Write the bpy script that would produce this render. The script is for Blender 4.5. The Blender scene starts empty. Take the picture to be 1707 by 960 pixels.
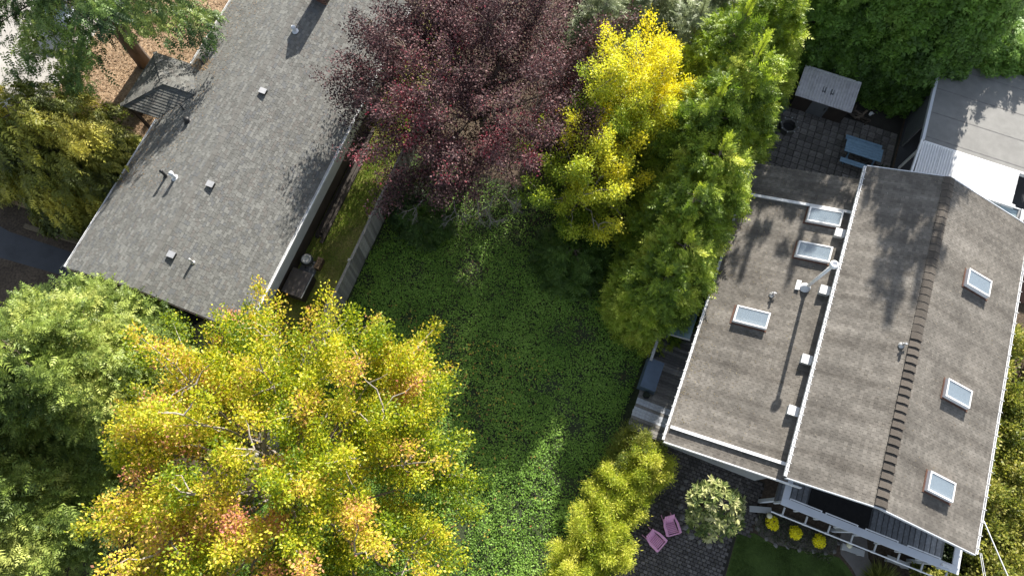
import bpy, math, random
import numpy as np
from mathutils import Vector

random.seed(7)
SC = bpy.context.scene
COL = SC.collection
R = math.radians

# ---------------------------------------------------------------- camera, light, exposure
cam_d = bpy.data.cameras.new('camera')
cam = bpy.data.objects.new('camera', cam_d)
COL.objects.link(cam)
cam.location = (0, 0, 32)
cam.rotation_euler = (R(19.3), 0, 0)
cam_d.sensor_width = 36
cam_d.lens = 24
cam_d.clip_end = 2000
SC.camera = cam

SUN_AZ, SUN_EL = 21.0, 26.5
world = bpy.data.worlds.new('World')
SC.world = world
world.use_nodes = True
wn = world.node_tree.nodes
sky = wn.new('ShaderNodeTexSky')
sky.sky_type = 'NISHITA'
sky.sun_disc = False
sky.sun_elevation = R(SUN_EL)
sky.sun_rotation = R(SUN_AZ)
hsv = wn.new('ShaderNodeHueSaturation')          # hazy, whiter autumn sky
hsv.inputs['Saturation'].default_value = 0.6
world.node_tree.links.new(sky.outputs[0], hsv.inputs['Color'])
world.node_tree.links.new(hsv.outputs[0], wn['Background'].inputs[0])
wn['Background'].inputs[1].default_value = 0.095

sl = bpy.data.lights.new('sun', 'SUN')
sl.energy = 5.0
sl.angle = R(0.55)
sl.color = (1.0, 0.945, 0.86)
sun = bpy.data.objects.new('sun', sl)
COL.objects.link(sun)
sd = Vector((math.sin(R(SUN_AZ)) * math.cos(R(SUN_EL)), math.cos(R(SUN_AZ)) * math.cos(R(SUN_EL)), math.sin(R(SUN_EL))))
sun.rotation_euler = (-sd).to_track_quat('-Z', 'Y').to_euler()
sun.location = sd * 60

SC.view_settings.view_transform = 'Standard'
SC.view_settings.look = 'None'
SC.view_settings.gamma = 1
SC.view_settings.exposure = 1.5
SC.cycles.max_bounces = 6
SC.cycles.transparent_max_bounces = 8

# ---------------------------------------------------------------- helpers
A1, A2 = R(20.0), R(21.8)          # headings of the two houses


def W(az, p, a, z=0.0):            # (across, along, up) in a house's own axes -> world
    return Vector((p * math.cos(az) + a * math.sin(az), -p * math.sin(az) + a * math.cos(az), z))


def W1(p, a, z=0.0):
    return W(A1, p, a, z)


def W2(p, a, z=0.0):
    return W(A2, p, a, z)


def thing(name, label, cat, loc=(0, 0, 0), rz=0.0, group=None):
    o = bpy.data.objects.new(name, None)
    COL.objects.link(o)
    o.location = loc
    o.rotation_euler = (0, 0, rz)
    o.empty_display_size = .2
    return tag(o, label, cat, group)


def tag(o, label=None, cat=None, group=None, kind=None):
    if label: o['label'] = label
    if cat: o['category'] = cat
    if group: o['group'] = group
    if kind: o['kind'] = kind
    return o


def link(name, me, parent=None, loc=None, rot=None):
    o = bpy.data.objects.new(name, me)
    COL.objects.link(o)
    if parent: o.parent = parent
    if loc is not None: o.location = loc
    if rot is not None: o.rotation_euler = rot
    return o


def copy_tree(o, parent=None):
    c = o.copy()
    COL.objects.link(c)
    if parent: c.parent = parent
    for ch in list(o.children):
        copy_tree(ch, c)
    return c


class MB:
    """collects shapes; build() links them as one mesh object"""
    def __init__(s, off=(0, 0, 0)):
        s.v, s.f, s.c, s.off = [], [], [], off
        s.col = (1, 1, 1)

    def add(s, vs, fs):
        b = len(s.v)
        s.v += [tuple(v) for v in vs]
        for f in fs:
            s.f.append([i + b for i in f])
            s.c.append(s.col)
        return s

    def box(s, x0, x1, y0, y1, z0, z1):
        v = [(x, y, z) for z in (z0, z1) for y in (y0, y1) for x in (x0, x1)]
        return s.add(v, [(0, 2, 3, 1), (4, 5, 7, 6), (0, 1, 5, 4), (2, 6, 7, 3), (0, 4, 6, 2), (1, 3, 7, 5)])

    def hexa(s, v):                # 8 corners: bottom ring 0-3, top ring 4-7
        return s.add(v, [(3, 2, 1, 0), (4, 5, 6, 7), (0, 1, 5, 4), (1, 2, 6, 5), (2, 3, 7, 6), (3, 0, 4, 7)])

    def bar(s, a, b, w, h=None, up=(0, 0, 1)):
        a, b = Vector(a), Vector(b)
        h = h or w
        d = (b - a).normalized()
        u = Vector(up)
        if abs(d.dot(u)) > .98: u = Vector((0, 1, 0))
        sx = d.cross(u).normalized() * w / 2
        su = sx.cross(d).normalized() * h / 2
        return s.hexa([a - sx - su, a + sx - su, b + sx - su, b - sx - su, a - sx + su, a + sx + su, b + sx + su, b - sx + su])

    def tube(s, pts, rad, n=6, cap=True):
        pts = [Vector(p) for p in pts]
        if not hasattr(rad, '__len__'): rad = [rad] * len(pts)
        vs, fs = [], []
        for i, p in enumerate(pts):
            d = (pts[min(i + 1, len(pts) - 1)] - pts[max(i - 1, 0)]).normalized()
            u = Vector((0, 0, 1)) if abs(d.z) < .9 else Vector((1, 0, 0))
            x = d.cross(u).normalized()
            y = d.cross(x)
            for k in range(n):
                t = 2 * math.pi * k / n
                vs.append(p + (x * math.cos(t) + y * math.sin(t)) * rad[i])
        for i in range(len(pts) - 1):
            for k in range(n):
                k2 = (k + 1) % n
                fs.append((i * n + k, i * n + k2, (i + 1) * n + k2, (i + 1) * n + k))
        if cap:
            fs.append(tuple(range(n))[::-1])
            fs.append(tuple((len(pts) - 1) * n + k for k in range(n)))
        return s.add(vs, fs)

    def lathe(s, prof, c=(0, 0, 0), n=16):
        vs = [(c[0] + r * math.cos(2 * math.pi * k / n), c[1] + r * math.sin(2 * math.pi * k / n), c[2] + z) for r, z in prof for k in range(n)]
        fs = []
        for i in range(len(prof) - 1):
            for k in range(n):
                k2 = (k + 1) % n
                fs.append((i * n + k, i * n + k2, (i + 1) * n + k2, (i + 1) * n + k))
        fs.append(tuple((len(prof) - 1) * n + k for k in range(n)))
        return s.add(vs, fs)

    def prism(s, poly, z0, z1):
        n = len(poly)
        v = [(x, y, z0) for x, y in poly] + [(x, y, z1) for x, y in poly]
        return s.add(v, [tuple(range(n))[::-1], tuple(range(n, 2 * n))] + [(i, (i + 1) % n, n + (i + 1) % n, n + i) for i in range(n)])

    def mesh(s, name, mat, smooth=False):
        me = bpy.data.meshes.new(name)
        ox, oy, oz = s.off
        me.from_pydata([(x - ox, y - oy, z - oz) for x, y, z in s.v], [], s.f)
        at = me.attributes.new('col', 'FLOAT_COLOR', 'FACE')
        at.data.foreach_set('color', np.array([(*c, 1) for c in s.c], np.float32).ravel())
        me.materials.append(mat)
        if smooth: me.shade_smooth()
        me.update()
        return me

    def build(s, name, mat, parent=None, smooth=False, loc=None, rot=None, kind=None, label=None):
        o = link(name, s.mesh(name, mat, smooth), parent, loc, rot)
        if kind: o['kind'] = kind
        if label: o['label'] = label
        return o


# ---------------------------------------------------------------- materials
def nodes_of(name):
    m = bpy.data.materials.new(name)
    m.use_nodes = True
    nt = m.node_tree
    return m, nt, nt.nodes, nt.links, nt.nodes['Principled BSDF']


def mat(name, c, rough=.7, var=.25, scale=4.0, bump=0.0, bscale=30.0, metal=0.0, stretch=None, c2=None, attr=False, fine=None, spec=.3):
    """plain surface: colour broken up by two noises, optional relief; attr multiplies by each piece's own colour"""
    m, nt, N, L, B = nodes_of(name)
    B.inputs['Roughness'].default_value = rough
    B.inputs['Metallic'].default_value = metal
    B.inputs['Specular IOR Level'].default_value = spec
    tc = N.new('ShaderNodeTexCoord')
    vec = tc.outputs['Object']
    if stretch:
        mp = N.new('ShaderNodeMapping')
        mp.inputs['Scale'].default_value = stretch
        L.new(vec, mp.inputs[0])
        vec = mp.outputs[0]
    nz = N.new('ShaderNodeTexNoise')
    nz.inputs['Scale'].default_value = scale
    nz.inputs['Detail'].default_value = 6
    nz.inputs['Roughness'].default_value = .65
    L.new(vec, nz.inputs['Vector'])
    rp = N.new('ShaderNodeValToRGB')
    rp.color_ramp.elements[0].position = .3
    rp.color_ramp.elements[1].position = .7
    lo = c2 if c2 else tuple(x * (1 - var) for x in c)
    hi = c if c2 else tuple(min(1, x * (1 + var)) for x in c)
    rp.color_ramp.elements[0].color = (*lo, 1)
    rp.color_ramp.elements[1].color = (*hi, 1)
    L.new(nz.outputs['Fac'], rp.inputs[0])
    out = rp.outputs[0]
    if fine:
        n2 = N.new('ShaderNodeTexNoise')
        n2.inputs['Scale'].default_value = fine[0]
        n2.inputs['Detail'].default_value = 3
        L.new(tc.outputs['Object'], n2.inputs['Vector'])
        mr = N.new('ShaderNodeMapRange')
        mr.inputs[1].default_value = .3
        mr.inputs[2].default_value = .7
        mr.inputs[3].default_value = 1 - fine[1]
        mr.inputs[4].default_value = 1 + fine[1]
        L.new(n2.outputs['Fac'], mr.inputs[0])
        mm = N.new('ShaderNodeMix')
        mm.data_type = 'RGBA'
        mm.blend_type = 'MULTIPLY'
        mm.inputs[0].default_value = 1
        L.new(out, mm.inputs[6])
        L.new(mr.outputs[0], mm.inputs[7])
        out = mm.outputs[2]
    if attr:
        an = N.new('ShaderNodeAttribute')
        an.attribute_name = 'col'
        mm = N.new('ShaderNodeMix')
        mm.data_type = 'RGBA'
        mm.blend_type = 'MULTIPLY'
        mm.inputs[0].default_value = 1
        L.new(out, mm.inputs[6])
        L.new(an.outputs['Color'], mm.inputs[7])
        out = mm.outputs[2]
    L.new(out, B.inputs['Base Color'])
    if bump:
        bn = N.new('ShaderNodeTexNoise')
        bn.inputs['Scale'].default_value = bscale
        bn.inputs['Detail'].default_value = 4
        L.new(vec, bn.inputs['Vector'])
        bp = N.new('ShaderNodeBump')
        bp.inputs['Strength'].default_value = bump
        bp.inputs['Distance'].default_value = .03
        L.new(bn.outputs['Fac'], bp.inputs['Height'])
        L.new(bp.outputs[0], B.inputs['Normal'])
    return m


def leaf_mat(name, rough=.5, trans=.3, spec=.35):
    m, nt, N, L, B = nodes_of(name)
    an = N.new('ShaderNodeAttribute')
    an.attribute_name = 'col'
    L.new(an.outputs['Color'], B.inputs['Base Color'])
    B.inputs['Roughness'].default_value = rough
    B.inputs['Specular IOR Level'].default_value = spec
    tr = N.new('ShaderNodeBsdfTranslucent')
    hs = N.new('ShaderNodeHueSaturation')
    hs.inputs['Value'].default_value = 1.25
    hs.inputs['Saturation'].default_value = 1.05
    L.new(an.outputs['Color'], hs.inputs['Color'])
    L.new(hs.outputs[0], tr.inputs['Color'])
    mx = N.new('ShaderNodeMixShader')
    mx.inputs[0].default_value = trans
    L.new(B.outputs[0], mx.inputs[1])
    L.new(tr.outputs[0], mx.inputs[2])
    L.new(mx.outputs[0], N['Material Output'].inputs['Surface'])
    return m


def glass_mat(name, tint, rough=.08, mixf=.5):
    m, nt, N, L, B = nodes_of(name)
    B.inputs['Base Color'].default_value = (*tint, 1)
    B.inputs['Roughness'].default_value = rough
    B.inputs['Specular IOR Level'].default_value = .8
    tr = N.new('ShaderNodeBsdfTransparent')
    mx = N.new('ShaderNodeMixShader')
    mx.inputs[0].default_value = mixf
    L.new(tr.outputs[0], mx.inputs[1])
    L.new(B.outputs[0], mx.inputs[2])
    L.new(mx.outputs[0], N['Material Output'].inputs['Surface'])
    return m


M = dict(
    soil=mat('soil', (.075, .055, .038), .95, .4, .6, .6, 8, fine=(9, .4)),
    bark_soil=mat('bark_soil', (.035, .032, .026), .95, .4, .8, .6, 10),
    duff=mat('needle_litter', (.40, .285, .18), .95, .3, 1.1, .5, 14, c2=(.22, .15, .095), fine=(22, .45)),
    concrete=mat('concrete', (.36, .34, .31), .85, .12, .7, .15, 40, fine=(30, .08)),
    asphalt=mat('asphalt', (.06, .062, .068), .9, .2, .8, .3, 60),
    membrane=mat('roof_membrane', (.20, .197, .187), .75, .16, .35, .1, 20, fine=(3, .08)),
    lawn=mat('lawn_turf', (.17, .20, .035), .95, .4, 1.3, .8, 40, c2=(.21, .175, .06), fine=(12, .35)),
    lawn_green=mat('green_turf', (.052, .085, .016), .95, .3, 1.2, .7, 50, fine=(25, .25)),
    shingle1=mat('grey_shingle', (1, 1, 1), .92, .12, .5, .35, 55, attr=True, fine=(2.2, .07)),
    shingle2=mat('brown_shingle', (1.05, 1.02, .98), .92, .2, .8, .4, 50, attr=True, stretch=(.3, 2.6, .5), c2=(.50, .47, .44), fine=(.55, .22)),
    deckplane=mat('roof_underlay', (.06, .06, .058), .9, .2, 3),
    white=mat('white_paint', (.74, .74, .74), .5, .08, 3, fine=(14, .06)),
    gutter=mat('gutter_white', (.66, .66, .66), .5, .15, 2.5, fine=(9, .12)),
    greywhite=mat('grey_white_trim', (.55, .57, .60), .6, .07, 2),
    siding=mat('pale_siding', (.40, .40, .39), .7, .1, 2),
    brownwall=mat('brown_wall', (.05, .038, .03), .8, .2, 2),
    greywall=mat('grey_wall', (.14, .145, .15), .8, .15, 2),
    oldwood=mat('weathered_wood', (1, 1, 1), .85, .3, 3, .4, 30, attr=True, stretch=(1, 1, .25), fine=(16, .2)),
    deckwood=mat('deck_wood', (1, 1, 1), .75, .25, 2, .3, 30, attr=True, stretch=(.3, 2, 1), fine=(8, .25)),
    paver=mat('paver_stone', (1, 1, 1), .9, .3, 2.5, .4, 30, attr=True, fine=(12, .25)),
    rock=mat('rock', (.17, .16, .145), .9, .35, 3, .5, 9),
    darkmetal=mat('dark_metal', (.03, .03, .032), .5, .2, 4),
    metal=mat('galvanised', (.42, .42, .42), .45, .15, 5, metal=.6),
    ribbed=mat('ribbed_metal', (.58, .56, .57), .5, .12, 1.5, metal=.1, fine=(6, .1)),
    brick=mat('brick', (1, 1, 1), .9, .2, 8, attr=True),
    pink=mat('pink_paint', (.74, .36, .54), .55, .08, 5),
    bluepaint=mat('blue_paint', (.17, .27, .36), .7, .15, 4, fine=(10, .1)),
    slate=mat('slate_cover', (.06, .085, .12), .6, .2, 3),
    mat_black=mat('black_matting', (.022, .021, .021), .9, .2, 6),
    bark=mat('bark', (.13, .10, .078), .95, .35, 5, .6, 14, stretch=(1, 1, .25)),
    palebark=mat('pale_bark', (.25, .22, .185), .9, .25, 5, .4, 14),
    deadwood=mat('dead_wood', (.24, .22, .205), .9, .25, 6),
    glass=glass_mat('skylight_glass', (.27, .33, .38), .10, .5),
    clearglass=glass_mat('sunroom_glass', (.55, .68, .70), .05, .55),
    corrugated=glass_mat('corrugated_plastic', (.80, .80, .80), .4, .8),
    yellow=leaf_mat('yellow_petals', .6, .2),
    black_rubber=mat('rubber', (.02, .02, .02), .8, .1),
    carpaint=mat('silver_blue_paint', (.36, .40, .50), .3, .03, 2, spec=.6),
    terracotta=mat('reddish_boards', (.10, .05, .035), .8, .3, 3),
    leaf=leaf_mat('leaf', .5, .42),
    gloss_leaf=leaf_mat('glossy_leaf', .6, .25, .22),
    needle=leaf_mat('needle', .5, .33, .3),
    ivy=leaf_mat('ground_leaf', .55, .25, .3),
)


# ---------------------------------------------------------------- foliage machinery
def nrm(v):
    return v / np.maximum(np.linalg.norm(v, axis=-1, keepdims=True), 1e-9)


def fronds(name, material, tv, tf, P, D, U, S, C, parent=None, kind=None):
    """one mesh of many little leaf shapes: template tv/tf set at P along D, facing U, size S, colour C"""
    tv = np.array(tv, np.float32)
    tf = np.array(tf, np.int32)
    n, k, m = len(P), len(tv), len(tf)
    D = nrm(D)
    X = nrm(np.cross(U, D))
    Z = np.cross(D, X)
    S = np.asarray(S, np.float32).reshape(n, 1, 1)
    V = P[:, None, :] + S * (tv[None, :, 0:1] * D[:, None] + tv[None, :, 1:2] * X[:, None] + tv[None, :, 2:3] * Z[:, None])
    F = (tf[None] + (np.arange(n) * k)[:, None, None]).reshape(-1, 3)
    me = bpy.data.meshes.new(name)
    me.vertices.add(n * k)
    me.vertices.foreach_set('co', V.astype(np.float32).ravel())
    me.loops.add(n * m * 3)
    me.loops.foreach_set('vertex_index', F.astype(np.int32).ravel())
    me.polygons.add(n * m)
    me.polygons.foreach_set('loop_start', np.arange(0, n * m * 3, 3, dtype=np.int32))
    at = me.attributes.new('col', 'FLOAT_COLOR', 'FACE')
    cc = np.ones((n, m, 4), np.float32)
    cc[:, :, :3] = np.clip(C, 0.002, .9)[:, None, :]
    at.data.foreach_set('color', cc.ravel())
    me.materials.append(material)
    me.update()
    me.validate()
    me.shade_flat()
    o = link(name, me, parent)
    if kind: o['kind'] = kind
    return o


LEAF_V = [(0, 0, 0), (.45, .34, -.06), (1, 0, -.10), (.45, -.34, -.06)]
LEAF_F = [(0, 2, 1), (0, 3, 2)]
MAPLE_V = [(0, 0, 0), (.3, .5, -.08), (.55, .22, 0), (1, 0, -.15), (.55, -.22, 0), (.3, -.5, -.08)]
MAPLE_F = [(0, 2, 1), (0, 3, 2), (0, 4, 3), (0, 5, 4)]
NARROW_V = [(0, 0, 0), (.4, .13, 0), (1, 0, -.12), (.4, -.13, 0)]
BLADE_V = [(0, -.05, 0), (0, .05, 0), (.55, .035, .06), (.55, -.035, .06), (1, 0, -.05)]
BLADE_F = [(0, 1, 2), (0, 2, 3), (3, 2, 4)]


def frond_template(pairs=6, w=.34, droop=.25, leafw=.15):
    v, f = [], []
    for i in range(pairs):
        x = i / pairs
        wi = w * (1 - x) ** .7 + .05
        for sgn in (1, -1):
            b = len(v)
            v += [(x, 0, -droop * x * x), (x + leafw, 0, -droop * (x + leafw) ** 2), (x + .62 * wi + .08, sgn * wi, -droop * x * x - .10 * wi - .03 * (i % 2))]
            f.append((b, b + 1, b + 2) if sgn > 0 else (b, b + 2, b + 1))
    b = len(v)
    v += [(.88, .05, -droop * .8), (.88, -.05, -droop * .8), (1.12, 0, -droop * 1.2)]
    f.append((b, b + 2, b + 1))
    return v, f


FR_V, FR_F = frond_template(4, .30, .22, .15)
SM_V, SM_F = frond_template(2, .40, .22, .32)
FIR_V, FIR_F = frond_template(4, .24, .35, .18)


class Wave:                        # cheap smooth noise in 3-D
    def __init__(s, seed, freq, n=10):
        r = np.random.default_rng(seed)
        s.k = nrm(r.normal(size=(n, 3))) * freq * r.uniform(.5, 1.7, (n, 1))
        s.ph = r.uniform(0, 6.28, n)

    def __call__(s, P):
        return np.sin(P @ s.k.T + s.ph).sum(1) / math.sqrt(len(s.ph))


def pick(pal, t):
    """palette colours blended by t in 0..1"""
    pal = np.array(pal)
    t = np.clip(t, 0, .9999) * (len(pal) - 1)
    i = t.astype(int)
    fr = (t - i)[:, None]
    return pal[i] * (1 - fr) + pal[np.minimum(i + 1, len(pal) - 1)] * fr


def branch_path(a, b, sag=.0, n=4, jit=.0, rng=None):
    a, b = Vector(a), Vector(b)
    out = []
    for i in range(n):
        t = i / (n - 1)
        q = a.lerp(b, t) + Vector((0, 0, sag * math.sin(math.pi * t)))
        if rng is not None and 0 < i < n - 1:
            q += Vector(rng.normal(size=3) * jit)
        out.append(q)
    return out


def conifer(label, base, H, Rad, seed, pal, name='conifer', cat='tree', group=None, z0=.4, nb=170, per=18, fs=.55, droop=.3, lift=.12,
            lat=.12, prof=None, down=.25, tmpl=None, inner=.3, lean=(0, 0), trunk_r=None, upd=0.0, squash=1.0, aniso=(1, 1), rot=0.0, nf=9, tuft=.9):
    rng = np.random.default_rng(seed)
    t = thing(name, label, cat, base, 0, group)
    tr = trunk_r or .018 * H + .05
    tb = MB()
    tb.tube([(0, 0, -.1), (lean[0] * .3 + .03, lean[1] * .3, H * .3), (lean[0] * .7, lean[1] * .7, H * .7), (lean[0], lean[1], H * .97)], [tr, tr * .8, tr * .35, .006], 8)
    if prof is None:
        prof = lambda u: np.minimum(1, .55 + u * 3.2) * (1 - u) ** .75
    uu = 1 - np.sqrt(rng.uniform(0.0, 1, nb)) * .985
    uu = np.sort(uu)
    ang = np.arange(nb) * 2.39996 + rng.normal(0, .25, nb)
    zb = z0 + uu * (H - z0)
    Lb = Rad * prof(uu) * rng.uniform(.78, 1.14, nb) + .12
    ax = np.stack([np.cos(ang) * aniso[0], np.sin(ang) * aniso[1], np.zeros(nb)], 1)
    ca, sa = math.cos(rot), math.sin(rot)
    ax = np.stack([ax[:, 0] * ca - ax[:, 1] * sa, ax[:, 0] * sa + ax[:, 1] * ca, ax[:, 2]], 1)
    bhue = rng.normal(0, .14, nb)
    per_b = np.maximum(5, (per * (Lb / Rad + .25)).astype(int))
    idx = np.repeat(np.arange(nb), per_b)
    n = len(idx)
    inn = inner * np.clip(Lb[idx] / Rad, .1, 1)
    u = inn + (1.02 - inn) * rng.uniform(0, 1, n) ** .7
    d = ax[idx]
    sd_ = np.stack([-d[:, 1], d[:, 0], np.zeros(n)], 1)
    lx = rng.normal(0, 1, n) * lat * Lb[idx] * (1.15 - .6 * u)
    L = Lb[idx]
    zz = zb[idx] + lift * L * u - droop * L * u * u * squash - np.abs(lx) * .25 + rng.normal(0, .05, n)
    ln = (zz / H)[:, None] * np.array([[lean[0], lean[1], 0]])
    P = d * (L * u)[:, None] + sd_ * lx[:, None] + np.stack([np.zeros(n), np.zeros(n), zz], 1) + ln
    side = np.sign(rng.normal(size=n)) * rng.uniform(.1, .9, n)
    D = d * rng.uniform(.5, 1.0, (n, 1)) + sd_ * side[:, None] + np.array([[0, 0, 1]]) * (upd - down * rng.uniform(.3, 1.6, n))[:, None]
    U = np.array([[0, 0, 1.0]]) + d * .5 + rng.normal(0, .3, (n, 3))
    S = fs * rng.uniform(.65, 1.25, n)
    wv = Wave(seed + 1, 1.3)
    C = pick(pal, .5 + .22 * wv(P) + bhue[idx] + rng.normal(0, .13, n))
    C = C * rng.uniform(.82, 1.18, (n, 1))
    # each spray is a tuft of small fronds
    m_ = len(P)
    ii = np.repeat(np.arange(m_), nf)
    D = nrm(D)[ii] + nrm(rng.normal(size=(m_ * nf, 3))) * tuft * rng.uniform(.4, 1.1, (m_ * nf, 1))
    P = P[ii] + rng.normal(0, .22 * fs, (m_ * nf, 3))
    U = U[ii] + rng.normal(0, .35, (m_ * nf, 3))
    S = S[ii] * rng.uniform(.65, 1.15, m_ * nf)
    C = C[ii] * rng.uniform(.78, 1.22, (m_ * nf, 1))
    # leader tip
    k = 80
    P = np.vstack([P, np.stack([np.full(k, lean[0]), np.full(k, lean[1]), np.linspace(H * .86, H, k)], 1)])
    D = np.vstack([D, np.stack([np.cos(np.arange(k) * 2.4), np.sin(np.arange(k) * 2.4), np.full(k, 1.1)], 1)])
    U = np.vstack([U, rng.normal(size=(k, 3))])
    S = np.concatenate([S, np.full(k, fs * .7)])
    C = np.vstack([C, pick(pal, np.full(k, .7))])
    bm = MB()
    for i in range(0, nb, 2):
        a0 = Vector((lean[0] * zb[i] / H, lean[1] * zb[i] / H, zb[i]))
        pts = [a0 + Vector(ax[i]) * (Lb[i] * q) + Vector((0, 0, lift * Lb[i] * q - droop * Lb[i] * q * q * squash)) for q in (0, .4, .75)]
        bm.tube(pts, [.02 + .012 * Lb[i], .012 + .006 * Lb[i], .008], 3, False)
    tb.build('trunk', M['bark'], t, True)
    bm.build('branch', M['bark'], t)['kind'] = 'stuff'
    tv, tf = tmpl or (FR_V, FR_F)
    fronds('crown', M['needle'], tv, tf, P, D, U, S, C, t)
    return t


def broadleaf(label, base, seed, cz, rx, rz, ncl, per, leaf, colour, name='deciduous_tree', cat='tree', group=None, ry=None, finger=.9, sig=.28,
              tmpl=(LEAF_V, LEAF_F), material='leaf', bark='bark', trunk_r=.2, inner=.5, zmin=-.35, lobes=.16, nl=9, flat=.4, limb_r=.5, twig=.012, extra=(), limbs=0, spread=.2, mix=.4):
    """trunk, limbs reaching through the crown, and leaf clumps drawn out along their twigs"""
    rng = np.random.default_rng(seed)
    ry = ry or rx
    t = thing(name, label, cat, base, 0, group)
    ctr = np.array([0, 0, cz])
    foot = np.array([0, 0, max(.2, cz - rz * .95)])
    dirs = nrm(rng.normal(size=(ncl * 4, 3)))
    dirs = dirs[dirs[:, 2] > zmin][:ncl]
    ncl = len(dirs)
    lob = Wave(seed + 5, 2.6)(dirs) * lobes + 1
    rr = (inner + (1 - inner) * rng.uniform(0, 1, ncl) ** .55) * lob
    c = ctr + dirs * rr[:, None] * np.array([rx, ry, rz])
    if limbs:                      # clumps ride on a few long limbs, so the outline breaks into fingers
        k_ = np.arange(limbs) + .5
        zz_ = 1 - (1 - zmin) * k_ / limbs
        ph = k_ * 2.39996 + rng.normal(0, .2, limbs)
        td = np.stack([np.sqrt(1 - zz_ ** 2) * np.cos(ph), np.sqrt(1 - zz_ ** 2) * np.sin(ph), zz_], 1)
        tips = ctr + td * rng.uniform(.8, 1.16, (limbs, 1)) * np.array([rx, ry, rz])
        li = rng.integers(0, limbs, ncl)
        tt = inner + (1.04 - inner) * rng.uniform(0, 1, ncl) ** .8
        sp = nrm(rng.normal(size=(ncl, 3))) * (rng.uniform(0, 1, ncl) ** .6 * (1.25 - tt) * spread)[:, None] * np.array([rx, ry, rz]) * 1.6
        on = rng.uniform(0, 1, ncl) > mix
        c = np.where(on[:, None], foot + (tips[li] - foot) * tt[:, None] + sp, c)
        rr = np.where(on, tt, rr)
    if len(extra):
        c = np.vstack([c, np.array(extra)])
        rr = np.concatenate([rr, np.ones(len(extra))])
        ncl = len(c)
    out = nrm(c - foot + np.array([0, 0, -.1]))
    fl = finger * rng.uniform(.6, 1.35, ncl)
    tb, lb = MB(), MB()
    top = Vector((rng.normal(0, .1), rng.normal(0, .1), cz - rz * .35))
    tb.tube([(0, 0, -.1), (top.x * .4, top.y * .4, top.z * .5), tuple(top)], [trunk_r, trunk_r * .8, trunk_r * .6], 9)
    nodes = []
    for i in range(nl):
        th = i * 2.39996
        el = rng.uniform(.15, 1.0)
        tip = ctr + np.array([math.cos(th) * rx * .62 * (1.1 - el * .7), math.sin(th) * ry * .62 * (1.1 - el * .7), rz * (el - .35) * .9])
        q = top.lerp(Vector((top.x * .4, top.y * .4, top.z * .6)), rng.uniform(0, 1) * .8)
        pts = branch_path(q, tip, .25, 5, .08 * rx / 3, rng)
        rad = [trunk_r * limb_r * (1 - .8 * k / 4) for k in range(5)]
        lb.tube(pts, rad, 6)
        nodes += [np.array(p) for p in pts[1:]]
    for i in range(limbs):
        st = nodes[int(np.linalg.norm(np.array(nodes) - (foot + (tips[i] - foot) * .35), axis=1).argmin())]
        pts = branch_path(st, foot + (tips[i] - foot) * .92, .15, 6, .07, rng)
        lb.tube(pts, [twig * v for v in (4.5, 4, 3.2, 2.4, 1.6, .8)], 4, False)
        nodes += [np.array(p) for p in pts[1:]]
    nodes = np.array(nodes)
    for i in range(ncl):
        dd = np.linalg.norm(nodes - c[i], axis=1)
        j = int(dd.argmin())
        e = c[i] + out[i] * fl[i] * .4
        lb.tube(branch_path(nodes[j], e, .08, 4, .07, rng), [twig * 2.4, twig * 1.7, twig * 1.1, twig * .5], 3, False)
    idx = np.repeat(np.arange(ncl), (per * rng.uniform(.7, 1.3, ncl)).astype(int))
    n = len(idx)
    s = rng.uniform(-.75, .75, n)
    taper = 1.05 - .55 * np.abs(s + .1)
    q = rng.normal(size=(n, 3)) * sig * taper[:, None]
    P = c[idx] + out[idx] * (s * fl[idx])[:, None] + q
    D = nrm(out[idx] * .6 + nrm(q) * .8 + rng.normal(0, .5, (n, 3)) + np.array([[0, 0, -.25]]))
    U = np.array([[0, 0, 1.0]]) * flat + nrm(q) * .6 + rng.normal(0, .45, (n, 3))
    S = leaf * rng.uniform(.7, 1.3, n)
    C = colour(P, idx, rng, ncl, rr, c)
    tb.build('trunk', M[bark], t, True)
    lb.build('limb', M[bark], t, True)['kind'] = 'stuff'
    fronds('crown', M[material], tmpl[0], tmpl[1], P, D, U, S, C, t)
    return t


def clone(src, label, loc, rz, sc, group=None):
    """another plant of the same kind: copies the thing and its parts, sharing their meshes"""
    c = copy_tree(src)
    c.location, c.rotation_euler, c.scale = loc, (0, 0, rz), sc
    tag(c, label, None, group)
    return c


def twigs(mb, a, d, length, depth, rng, r=.03, spread=.6, nsub=3):
    a = Vector(a)
    d = Vector(d).normalized()
    b = a + d * length
    mid = a.lerp(b, .5) + Vector(rng.normal(size=3)) * length * .06
    mb.tube([a, mid, b], [r, r * .8, r * .55], 4, False)
    if depth:
        for k in range(nsub):
            q = a.lerp(b, rng.uniform(.35, 1))
            nd = d + Vector(rng.normal(size=3)) * spread
            twigs(mb, q, nd, length * rng.uniform(.45, .75), depth - 1, rng, r * .55, spread, nsub)


# ---------------------------------------------------------------- setting: ground and its sheets
def sheet(name, pts, z, material, thick=None):
    mb = MB()
    if thick:
        mb.prism([(p.x, p.y) for p in pts], z - thick, z)
    else:
        mb.add([(p.x, p.y, z) for p in pts], [tuple(range(len(pts)))])
    o = mb.build(name, material)
    o['kind'] = 'structure'
    return o


def smooth_poly(f, pts):
    return [f(*q) for q in pts]


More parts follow.
